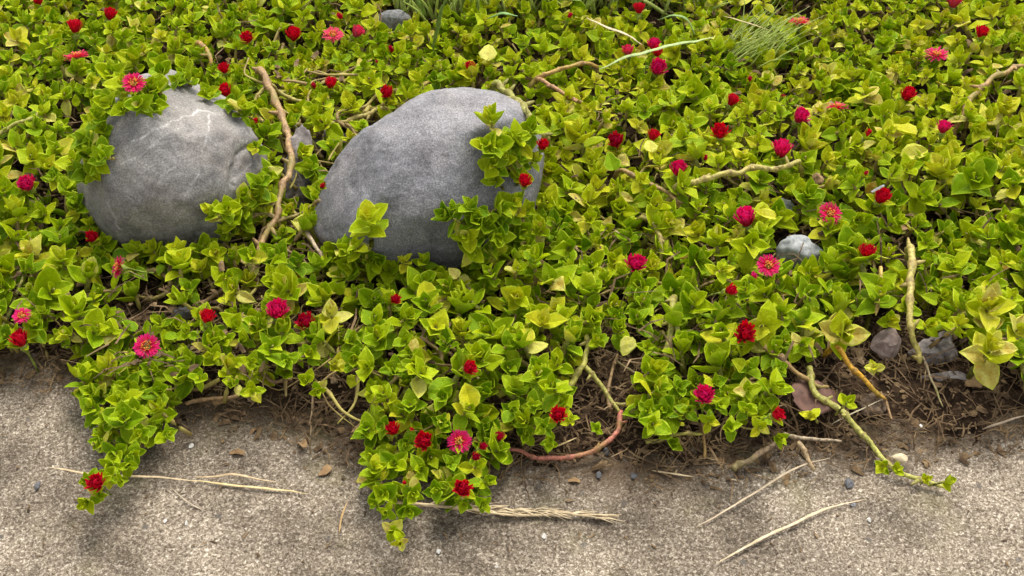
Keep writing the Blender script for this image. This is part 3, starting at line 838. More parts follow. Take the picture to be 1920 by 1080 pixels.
# ------------------------------------------------------------------ trailing stems, twigs
STEMS = [
 # label, colour, radius px, [(px,py,z)...]
 ('thick tan stem winding down between the two boulders', (.34, .215, .10), 8, [(487, 128, .050), (508, 170, .050), (530, 222, .048), (541, 262, .048), (545, 310, .046), (530, 355, .044), (512, 410, .040), (490, 462, .034), (470, 515, .026), (457, 560, .014)], 'stem'),
 ('short knotted branch left of the thick tan stem\'s lower half', (.32, .24, .09), 5.5, [(512, 408, .040), (480, 402, .042), (452, 404, .042), (428, 398, .040)], 'stem'),
    ('tan branch rising right from the thick stem toward the boulder', (.32, .22, .10), 5, [(508, 420, .038), (540, 408, .036), (572, 398, .036), (596, 378, .036)], 'stem'),
    ('thin brown branch crossing low behind the thick tan stem', (.26, .17, .09), 4.5, [(500, 470, .028), (530, 462, .030), (556, 478, .028), (580, 500, .024)], 'stem'),
    ('bent pale branch above the left boulder\'s right shoulder gap', (.34, .28, .08), 5, [(506, 160, .048), (478, 190, .042), (486, 224, .038), (520, 244, .042)], 'stem'),
    ('yellowish knotted stem under the round red flower', (.36, .30, .08), 6, [(724, 206, .036), (690, 214, .036), (652, 230, .034), (612, 236, .032)], 'stem'),
 ('short pale branch on the right of the thick tan stem', (.30, .23, .09), 6, [(536, 238, .036), (566, 232, .034), (600, 240, .03), (640, 232, .03), (672, 216, .03)], 'stem'),
 ('yellowish branch leaving the tan stem below the dark pink bud', (.34, .29, .07), 5.5, [(510, 170, .038), (538, 182, .036), (566, 192, .034), (590, 205, .03)], 'stem'),
 ('slanting olive branch ending above the wedged stone', (.28, .25, .07), 6.5, [(541, 236, .036), (562, 248, .034), (588, 270, .028)], 'stem'),
 ('knobbly yellow stem dipping behind the blue-grey boulder\'s left edge', (.36, .31, .07), 7, [(695, 205, .034), (682, 222, .032), (674, 248, .026)], 'stem'),
 ('yellow branch running to the red flower at the boulder\'s upper left', (.38, .28, .07), 6, [(738, 172, .034), (765, 178, .036), (790, 166, .036), (806, 152, .034)], 'stem'),
 ('thick green stem arching over the blue-grey boulder\'s right shoulder', (.30, .30, .07), 7.5, [(928, 155, .052), (958, 182, .060), (985, 206, .056), (1005, 240, .050), (1024, 266, .044), (1030, 300, .03)], 'stem'),
 ('zigzag brown stem at the foot of the veined boulder', (.26, .18, .07), 5.5, [(275, 508, .024), (300, 510, .026), (316, 520, .026), (345, 508, .026), (385, 500, .024), (435, 490, .024), (472, 478, .022)], 'stem'),
 ('curved olive stem dropping from the zigzag brown stem', (.25, .20, .05), 6, [(316, 520, .025), (318, 545, .02), (296, 562, .017), (262, 556, .016), (220, 548, .018), (190, 546, .018)], 'stem'),
 ('brown forked stem above the grey oval pebble', (.24, .16, .07), 6, [(356, 590, .014), (375, 572, .018), (412, 548, .022), (440, 524, .024), (450, 505, .024)], 'stem'),
 ('short brown branch hanging from the forked stem', (.22, .14, .06), 4.5, [(418, 550, .020), (414, 575, .015), (412, 590, .012)], 'stem'),
 ('bare tan stem running down to the concrete left of the centre tongue', (.34, .22, .10), 6.5, [(660, 822, .004), (690, 778, .010), (724, 735, .016), (752, 695, .022), (785, 660, .026)], 'stem'),
 ('brown twig along the concrete edge in front of the tongues', (.30, .19, .09), 5, [(348, 757, .008), (390, 748, .010), (440, 742, .012), (476, 722, .014)], 'twig'),
 ('short brown stem under the lime shoot at the concrete edge', (.25, .16, .08), 5.5, [(478, 685, .018), (492, 702, .016), (512, 714, .016), (545, 712, .018)], 'stem'),
 ('thick green-yellow stem reaching into the dark front gap', (.34, .32, .06), 8, [(1036, 762, .014), (1062, 734, .020), (1088, 694, .026), (1100, 665, .028), (1104, 630, .03)], 'stem'),
 ('forked olive stem in the middle of the dark front gap', (.30, .28, .06), 6.5, [(1098, 688, .026), (1116, 706, .022), (1132, 735, .018), (1150, 758, .016), (1160, 772, .014)], 'stem'),
 ('arching pinkish red stem lying on the concrete edge', (.42, .15, .10), 6.5, [(1160, 770, .014), (1160, 800, .012), (1140, 828, .009), (1100, 848, .007), (1050, 860, .006), (1005, 858, .006), (965, 844, .008), (925, 838, .010)], 'stem'),
 ('thin brown stem bent through the dark front gap', (.22, .14, .06), 5, [(1146, 770, .014), (1142, 730, .018), (1148, 690, .022), (1160, 665, .026)], 'stem'),
 ('thin grey twig crossing the dark front gap', (.24, .18, .11), 3, [(1154, 676, .022), (1180, 692, .018), (1212, 716, .014), (1225, 730, .012)], 'twig'),
 ('long pale stem lying on the mat below the fringed red flower', (.40, .34, .09), 7.5, [(1270, 350, .046), (1310, 338, .050), (1360, 328, .052), (1420, 318, .052), (1470, 312, .050), (1498, 304, .046)], 'stem'),
 ('slim brown stem left below the long pale stem', (.32, .21, .08), 5.5, [(1165, 322, .040), (1205, 338, .042), (1235, 352, .044), (1268, 375, .042)], 'stem'),
 ('yellow thin stem hanging above the right front clump', (.32, .27, .07), 6, [(1206, 405, .04), (1230, 432, .042), (1238, 465, .04)], 'stem'),
 ('brown branch rising out of the dark hole at far right', (.34, .21, .08), 7.5, [(1800, 222, .042), (1818, 190, .046), (1842, 160, .050), (1880, 138, .050), (1915, 124, .048)], 'stem'),
 ('reddish stem right above the blue-grey boulder', (.34, .19, .09), 5.5, [(1008, 146, .044), (1040, 166, .044), (1068, 182, .042), (1095, 196, .038)], 'stem'),
 ('yellow-brown branch leading right from the reddish stem', (.38, .24, .06), 6, [(1000, 150, .042), (1032, 138, .046), (1062, 126, .046), (1110, 120, .042)], 'stem'),
 ('thick upright pale yellow stem with a pointed tip over the soil gap', (.40, .33, .09), 9, [(1710, 465, .046), (1707, 520, .044), (1704, 580, .040), (1708, 620, .034), (1720, 655, .026), (1728, 685, .020)], 'stem'),
 ('thin grey stalk hanging over the soil gap', (.30, .24, .15), 3, [(1732, 670, .020), (1746, 710, .014), (1768, 762, .010)], 'twig'),
 ('straight brown twig below the large deep red flower', (.36, .22, .09), 6, [(1436, 652, .034), (1470, 680, .030), (1505, 706, .026), (1532, 722, .022), (1555, 724, .020)], 'twig'),
 ('green jointed stem reaching out over the concrete at right', (.36, .35, .08), 7.5, [(1516, 690, .024), (1526, 735, .022), (1560, 758, .020), (1588, 782, .016), (1616, 812, .012), (1640, 838, .009), (1665, 872, .007), (1705, 896, .005), (1770, 912, .005)], 'stem'),
 ('orange-yellow stem pointing into the soil gap', (.50, .27, .02), 7, [(1568, 650, .030), (1600, 690, .024), (1630, 722, .018), (1656, 748, .012)], 'stem'),
 ('dry brown stalk below the orange-yellow stem\'s tip', (.27, .17, .08), 4, [(1650, 735, .014), (1664, 765, .010), (1672, 788, .008)], 'twig'),
 ('weathered broken stick lying at the concrete edge', (.28, .20, .12), 8, [(1374, 880, .005), (1405, 860, .008), (1440, 838, .012), (1468, 818, .016)], 'stick'),
 ('pale thin stick ending left of the green jointed stem', (.34, .27, .18), 4.5, [(1468, 812, .014), (1510, 822, .012), (1545, 826, .010), (1578, 828, .008)], 'stick'),
 ('short dry stump of stick pointing down to the concrete', (.36, .26, .14), 6.5, [(1496, 828, .012), (1512, 852, .009), (1526, 884, .005)], 'stick'),
 ('thin yellow-green stem leaning at the far left edge', (.30, .30, .07), 5, [(2, 618, .012), (20, 578, .018), (36, 540, .024), (42, 515, .026)], 'stem'),
 ('grey dead twig on the soil beside the magenta flower at far left', (.30, .25, .20), 5, [(106, 576, .013), (130, 562, .015), (160, 550, .016)], 'twig'),
 ('pale dead stalk in front of the blue-grey boulder\'s foot', (.46, .36, .24), 5.5, [(568, 428, .036), (584, 450, .036), (600, 475, .034), (612, 495, .03)], 'stalk'),
 ('curved green stem at the left edge beside the veined boulder', (.30, .29, .06), 6, [(-8, 258, .04), (16, 240, .044), (44, 228, .046), (66, 224, .044)], 'stem'),
 ('brown stem up behind the veined boulder\'s right shoulder', (.38, .22, .07), 6, [(370, 78, .042), (384, 92, .044), (396, 116, .042)], 'stem'),
 ('upright green stem in the right front clump', (.33, .32, .06), 8.5, [(1264, 560, .04), (1256, 640, .034), (1246, 710, .026), (1236, 780, .012)], 'stem'),
 ('thin stalk rooting down on the concrete left of the bare tan stem', (.26, .18, .10), 3, [(585, 730, .014), (584, 765, .008), (580, 800, .003)], 'twig'),
 ('dry yellow seed stalk standing before the right front leaves', (.46, .32, .08), 4.5, [(1652, 500, .046), (1648, 545, .042), (1642, 590, .038)], 'stalk'),
 ('wiry brown root stem dropping onto the concrete beside the broken stick', (.28, .17, .06), 5, [(1316, 780, .018), (1318, 820, .010), (1322, 862, .004)], 'stem'),
 ('olive side stem tucked under the right front clump', (.33, .30, .06), 5, [(1210, 828, .008), (1262, 818, .012), (1316, 812, .014)], 'stem'),
 ('pale side branch carrying the lone yellow leaf', (.36, .32, .08), 4.5, [(1150, 756, .016), (1175, 758, .015), (1200, 752, .016)], 'stem'),
]
def stem_obj(label, colr, rpx, pts, cat, name=None, mat=None, flat=1.0, nodes=True):
    P = []
    for x, y, z in pts:
        p, on, _ = place(x, y, z, 0.003)
        P.append(p)
    if nodes and cat == 'stem':
        for a, b, at0 in ((P[0], P[1], True), (P[-1], P[-2], False)):
            if a.z > .028:
                e = a + (a - b).normalized() * .008 + Vector((0, 0, -.016))
                P = [e] + P if at0 else P + [e]
    base = P[0].copy()
    path = catmull([p - base for p in P], 7)
    jit = RNG.uniform(0, 50)
    r0 = rpx / ppm(base)
    path = [p + Vector((noise.noise(p * 90 + Vector((jit, 0, 0))), noise.noise(p * 90 + Vector((0, jit, 0))), noise.noise(p * 70 + Vector((0, 0, jit))))) * r0 * (0.9 if nodes else .5) for p in path]
    nd, R = [], []
    acc, nxt = 0, RNG.uniform(.004, .012)
    for i, p in enumerate(path):
        if i:
            acc += (p - path[i - 1]).length
        d = 0
        if nodes and acc > nxt:
            d = 1; nxt = acc + RNG.uniform(.012, .024)
        f_ = i / (len(path) - 1)
        taper = 1 - 0.35 * f_ if nodes else .82 * (min(1, .25 + 3 * f_) * min(1, .2 + 2.2 * (1 - f_))) * RNG.uniform(.8, 1.15)
        R.append(r0 * .86 * taper * (1.38 if d else RNG.uniform(.86, 1.04)))
        nd.append(d)
    R[-1] *= 0.55
    V, F = [], []
    tube(V, F, path, R, 8, flat)
    nn = [d for d in nd for _ in range(8)]
    for i, d in enumerate(nd):
        if d and cat == 'stem' and RNG.random() < .7:
            a = RNG.uniform(0, 6.28)
            q = path[i] + Vector((math.cos(a), math.sin(a), RNG.uniform(-.2, .7))).normalized() * r0 * RNG.uniform(1.6, 3.2)
            tube(V, F, [path[i], path[i].lerp(q, .6), q], [r0 * .6, r0 * .45, r0 * .2], 6)
            nn += [.2] * 6 + [.4] * 6 + [1.0] * 6
    o = link(name or ('trailing_stem' if cat == 'stem' else 'dry_' + cat if cat in ('stick', 'stalk') else cat), mesh_np('stem', [tuple(v) for v in V], F, mat or M['stem'], True, {'node': nn}), loc=base)
    o.color = (*colr, 1)
    tag(o, label, cat)
    return o
for lab, colr, r, pts, cat in STEMS:
    stem_obj(lab, colr, r, pts, cat)

# ------------------------------------------------------------------ dry straw and grass blades
STRAW = (.58, .47, .30)
BLADES = [
 ('long tapering straw blade lying across the left leafy tongue', STRAW, 4.2, [(92, 876, .003), (150, 886, .010), (220, 892, .014), (300, 895, .006), (372, 903, .002)], 'dry_straw', 'straw', .35),
 ('straw blade continuing right of the long tapering one', (.62, .52, .28), 4.0, [(360, 900, .002), (440, 910, .002), (510, 917, .002), (578, 926, .0015)], 'dry_straw', 'straw', .35),
 ('bent straw blade above the end of the straw pair', (.52, .41, .26), 4.0, [(366, 894, .002), (405, 893, .004), (440, 890, .006), (480, 898, .003), (522, 905, .002)], 'dry_straw', 'straw', .35),
 ('long dry blade lying slantwise on the right concrete', (.60, .51, .36), 4.8, [(1342, 1058, .002), (1420, 1014, .003), (1500, 976, .003), (1560, 950, .003), (1625, 936, .002)], 'dry_straw', 'straw', .35),
 ('thin dry blade parallel above the long slantwise one', (.54, .45, .33), 3.4, [(1306, 988, .002), (1380, 946, .003), (1440, 908, .004), (1500, 874, .006), (1556, 858, .008)], 'dry_straw', 'straw', .35),
 ('short straw piece on concrete left of the broken stick', (.58, .47, .30), 3.6, [(1222, 882, .002), (1262, 888, .002), (1302, 894, .002)], 'dry_straw', 'straw', .4),
 ('short upright straw scrap on the concrete left of the centre tongue', (.44, .30, .14), 3.0, [(636, 1000, .001), (642, 968, .004), (652, 938, .006)], 'dry_straw', 'straw', .4),
 ('thin dry blade running up to the green jointed stem\'s joint', (.42, .38, .26), 2.6, [(1560, 795, .010), (1600, 774, .014), (1658, 748, .018)], 'dry_straw', 'straw', .4),
 ('pale straw arching over the leaves near the top', (.60, .50, .34), 5.0, [(1100, 34, .055), (1138, 50, .060), (1172, 64, .058), (1205, 84, .052)], 'dry_straw', 'straw', .4),
 ('pale green grass blade laid across two red flowers', (.33, .44, .18), 7.0, [(1124, 130, .058), (1180, 106, .064), (1240, 90, .066), (1300, 76, .064), (1340, 68, .060)], 'grass_stalk', 'straw', .3),
 ('green grass blade bowing over near the top', (.20, .33, .10), 6.0, [(1232, 36, .060), (1262, 28, .070), (1288, 38, .068), (1304, 66, .056)], 'grass_stalk', 'straw', .3),
 ('tall upright grass blade left of the small round red flower', (.20, .33, .08), 7.0, [(812, 100, .040), (818, 58, .070), (830, 14, .100), (838, -30, .125)], 'grass_stalk', 'straw', .3),
 ('leaning grass blade beside the tall upright one', (.20, .34, .08), 6.0, [(800, 30, .06), (786, 8, .085), (770, -20, .10)], 'grass_stalk', 'straw', .3),
 ('flat broad grass leaf lying right of the tall blade', (.16, .30, .09), 7.0, [(912, 36, .052), (940, 26, .060), (972, 30, .058)], 'grass_stalk', 'straw', .3),
 ('thin straw above the fine grass tuft', (.55, .46, .26), 2.6, [(1355, 30, .055), (1400, 42, .06), (1445, 58, .056)], 'dry_straw', 'straw', .5),
 ('small dry flake of straw beside the broken stick', (.55, .46, .30), 2.6, [(1368, 898, .001), (1386, 902, .001)], 'dry_straw', 'straw', .5),
 ('thin curved dry fibre right of the lowest red flower', (.42, .36, .28), 1.8, [(318, 912, .001), (345, 936, .002), (370, 952, .001), (388, 958, .001)], 'dry_straw', 'straw', .6),
 ('thin dry stalk on soil behind the arching red stem', (.50, .40, .20), 2.8, [(1040, 838, .008), (1060, 830, .010), (1082, 820, .011)], 'dry_straw', 'straw', .6),
 ('grey dry root at the right end of the soil edge', (.36, .29, .22), 4.0, [(1842, 806, .006), (1870, 796, .010), (1900, 786, .011), (1930, 776, .012)], 'dry_straw', 'straw', .8),
]
for lab, colr, r, pts, nm, mt, fl in BLADES:
    stem_obj(lab, colr, r, pts, 'grass blade' if nm == 'grass_stalk' else 'straw', nm, M[mt], fl, nodes=False)
# feathery seed head
P0 = at(700, 938, .012)
root = link('grass_seed_head', None, loc=P0)
tag(root, 'feathery dry grass seed head lying below the centre tongue', 'seed head')
V, F = [], []
tube(V, F, [p - P0 for p in catmull([at(700, 938, .010), at(790, 946, .016), at(880, 955, .012), at(960, 966, .004), at(1060, 965, .003), at(1160, 968, .002)], 6)], [.0011] * 12 + [.0008] * 19, 5)
o = link('stalk', mesh_np('stalk', [tuple(v) for v in V], F, M['straw'], True), root); o.color = (*STRAW, 1)
V, F = [], []
for i in range(95):
    x = RNG.uniform(790, 1130)
    yb = 946 + (x - 790) * .07
    a = at(x, yb + RNG.uniform(-4, 4), .003 + .010 * max(0, 1 - (x - 760) / 200))
    b = at(x + RNG.uniform(25, 62), yb + RNG.uniform(-11, 14), RNG.uniform(.0015, .005) + .006 * max(0, 1 - (x - 760) / 200))
    tube(V, F, [a - P0, a.lerp(b, .45) - P0 + Vector((0, 0, .001)), b - P0], [.0004, .0005, .0001], 4, 0.5)
o = link('awns', mesh_np('awns', [tuple(v) for v in V], F, M['straw'], True), root); o.color = (.60, .50, .34, 1); o['kind'] = 'stuff'

# grass tufts in the background
def blades_mesh(n, region, zr, hr, lean, wid, rng):
    V, F = [], []
    for i in range(n):
        x, y = rng.uniform(region[0], region[2]), rng.uniform(region[1], region[3])
        p = at(x, y, zr)
        h = rng.uniform(*hr)
        d = Vector((rng.gauss(lean[0], .35), rng.gauss(lean[1], .3), 1)).normalized()
        e = Vector((d.x * 1.2, d.y * 1.2, d.z * .75)).normalized()
        q = p + d * h * .55
        t = q + e * h * .45
        tube(V, F, catmull([p, q, t], 3), [wid, wid * .95, wid * .85, wid * .7, wid * .5, wid * .3, wid * .08], 4, .25, Vector((rng.uniform(-1, 1), -.6, .6)))
    return V, F
V, F = blades_mesh(70, (1345, 85, 1440, 130), .030, (.03, .06), (.75, .0), .0007, RNG)
o = link('grass_tuft', mesh_np('grass_tuft', [tuple(v) for v in V], F, M['grass'], True)); tag(o, 'tuft of fine grey-green grass left of the salmon pink flower', 'grass tuft')
V, F = [], []
for reg, n, hr in (((740, -60, 1010, 50), 300, (.04, .09)), ((1010, -60, 1340, 40), 380, (.04, .10)), ((1340, -70, 1560, -10), 60, (.02, .05)), ((0, -40, 160, 20), 40, (.02, .05))):
    v, f = blades_mesh(n, reg, .020, hr, (0, -.15), .0019, RNG)
    b = len(V)
    V += v; F += [tuple(i + b for i in q) for q in f]
o = link('grass', mesh_np('grass', [tuple(v) for v in V], F, M['grass'], True)); tag(o, 'green grass growing behind the ground cover', kind='stuff')

# ------------------------------------------------------------------ leafy shoots
YMAX = [(-200, 620), (0, 640), (60, 640), (128, 642), (150, 760), (200, 850), (255, 850), (312, 805), (332, 715), (400, 690), (440, 712), (520, 705), (560, 690),
        (650, 705), (684, 770), (692, 930), (760, 950), (905, 930), (935, 850), (960, 800), (1040, 800), (1075, 780), (1078, 640), (1195, 640), (1208, 800), (1290, 800),
        (1330, 770), (1400, 800), (1462, 800), (1480, 680), (1560, 650), (1600, 590), (1630, 575), (1765, 560), (1790, 690), (2200, 700)]
YX, YY = [a for a, b in YMAX], [b for a, b in YMAX]
GAPS = [(540, 330, 40, 120, .10), (580, 300, 40, 60, .15), (610, 245, 70, 26, .3), (255, 558, 165, 46, .04), (440, 535, 70, 60, .15), (50, 556, 80, 40, .12), (100, 610, 50, 25, .35), (300, 540, 60, 30, .05),
        (620, 745, 90, 30, .05), (660, 790, 40, 60, .0), (1130, 720, 75, 80, .03), (1000, 830, 60, 20, .1), (1720, 730, 150, 110, .03), (1560, 770, 90, 75, .05), (1500, 720, 45, 50, .2), (1872, 185, 34, 32, .02),
        (1268, 148, 24, 22, .05), (1080, 150, 70, 24, .3), (1180, 300, 60, 30, .5), (1685, 460, 30, 40, .1), (1497, 465, 60, 50, .0), (740, 36, 40, 26, .0), (1380, 330, 120, 16, .15), (1710, 560, 18, 110, .1),
        (520, 180, 26, 60, .2), (985, 210, 34, 60, .25), (1180, 640, 60, 30, .3), (1470, 392, 30, 24, .2), (560, 520, 40, 40, .4), (1640, 420, 60, 25, .5), (1250, 640, 20, 80, .3), (1120, 190, 60, 20, .4), (350, 590, 50, 26, .05), (1060, -10, 300, 52, .16), (860, 0, 120, 50, .22), (1390, 10, 60, 20, .15), (1130, 300, 70, 36, .35), (1695, 425, 70, 40, .25), (1150, 205, 60, 26, .4), (1830, 405, 90, 26, .4), (1350, 470, 70, 30, .45), (1080, 250, 40, 50, .35), (700, 250, 40, 30, .2), (1640, 520, 50, 30, .4), (420, 560, 60, 60, .1), (480, 480, 50, 60, .12)]
def density(px, py):
    ym = np.interp(px, YX, YY)
    if py > ym:
        return 0.0
    d = 1.0
    for cx, cy, rx, ry, v in GAPS:
        if ((px - cx) / rx) ** 2 + ((py - cy) / ry) ** 2 < 1:
            d = min(d, v)
    if 330 < px < 700 and 520 < py < 740:
        d = min(d, .34)
    if 640 < px < 1060 and 600 < py < 800:
        d = min(d, .6)
    n = noise.noise(Vector((px * .011, py * .017, 21.0)))
    if n < -.30 and py < 720:
        d *= .35
    return d

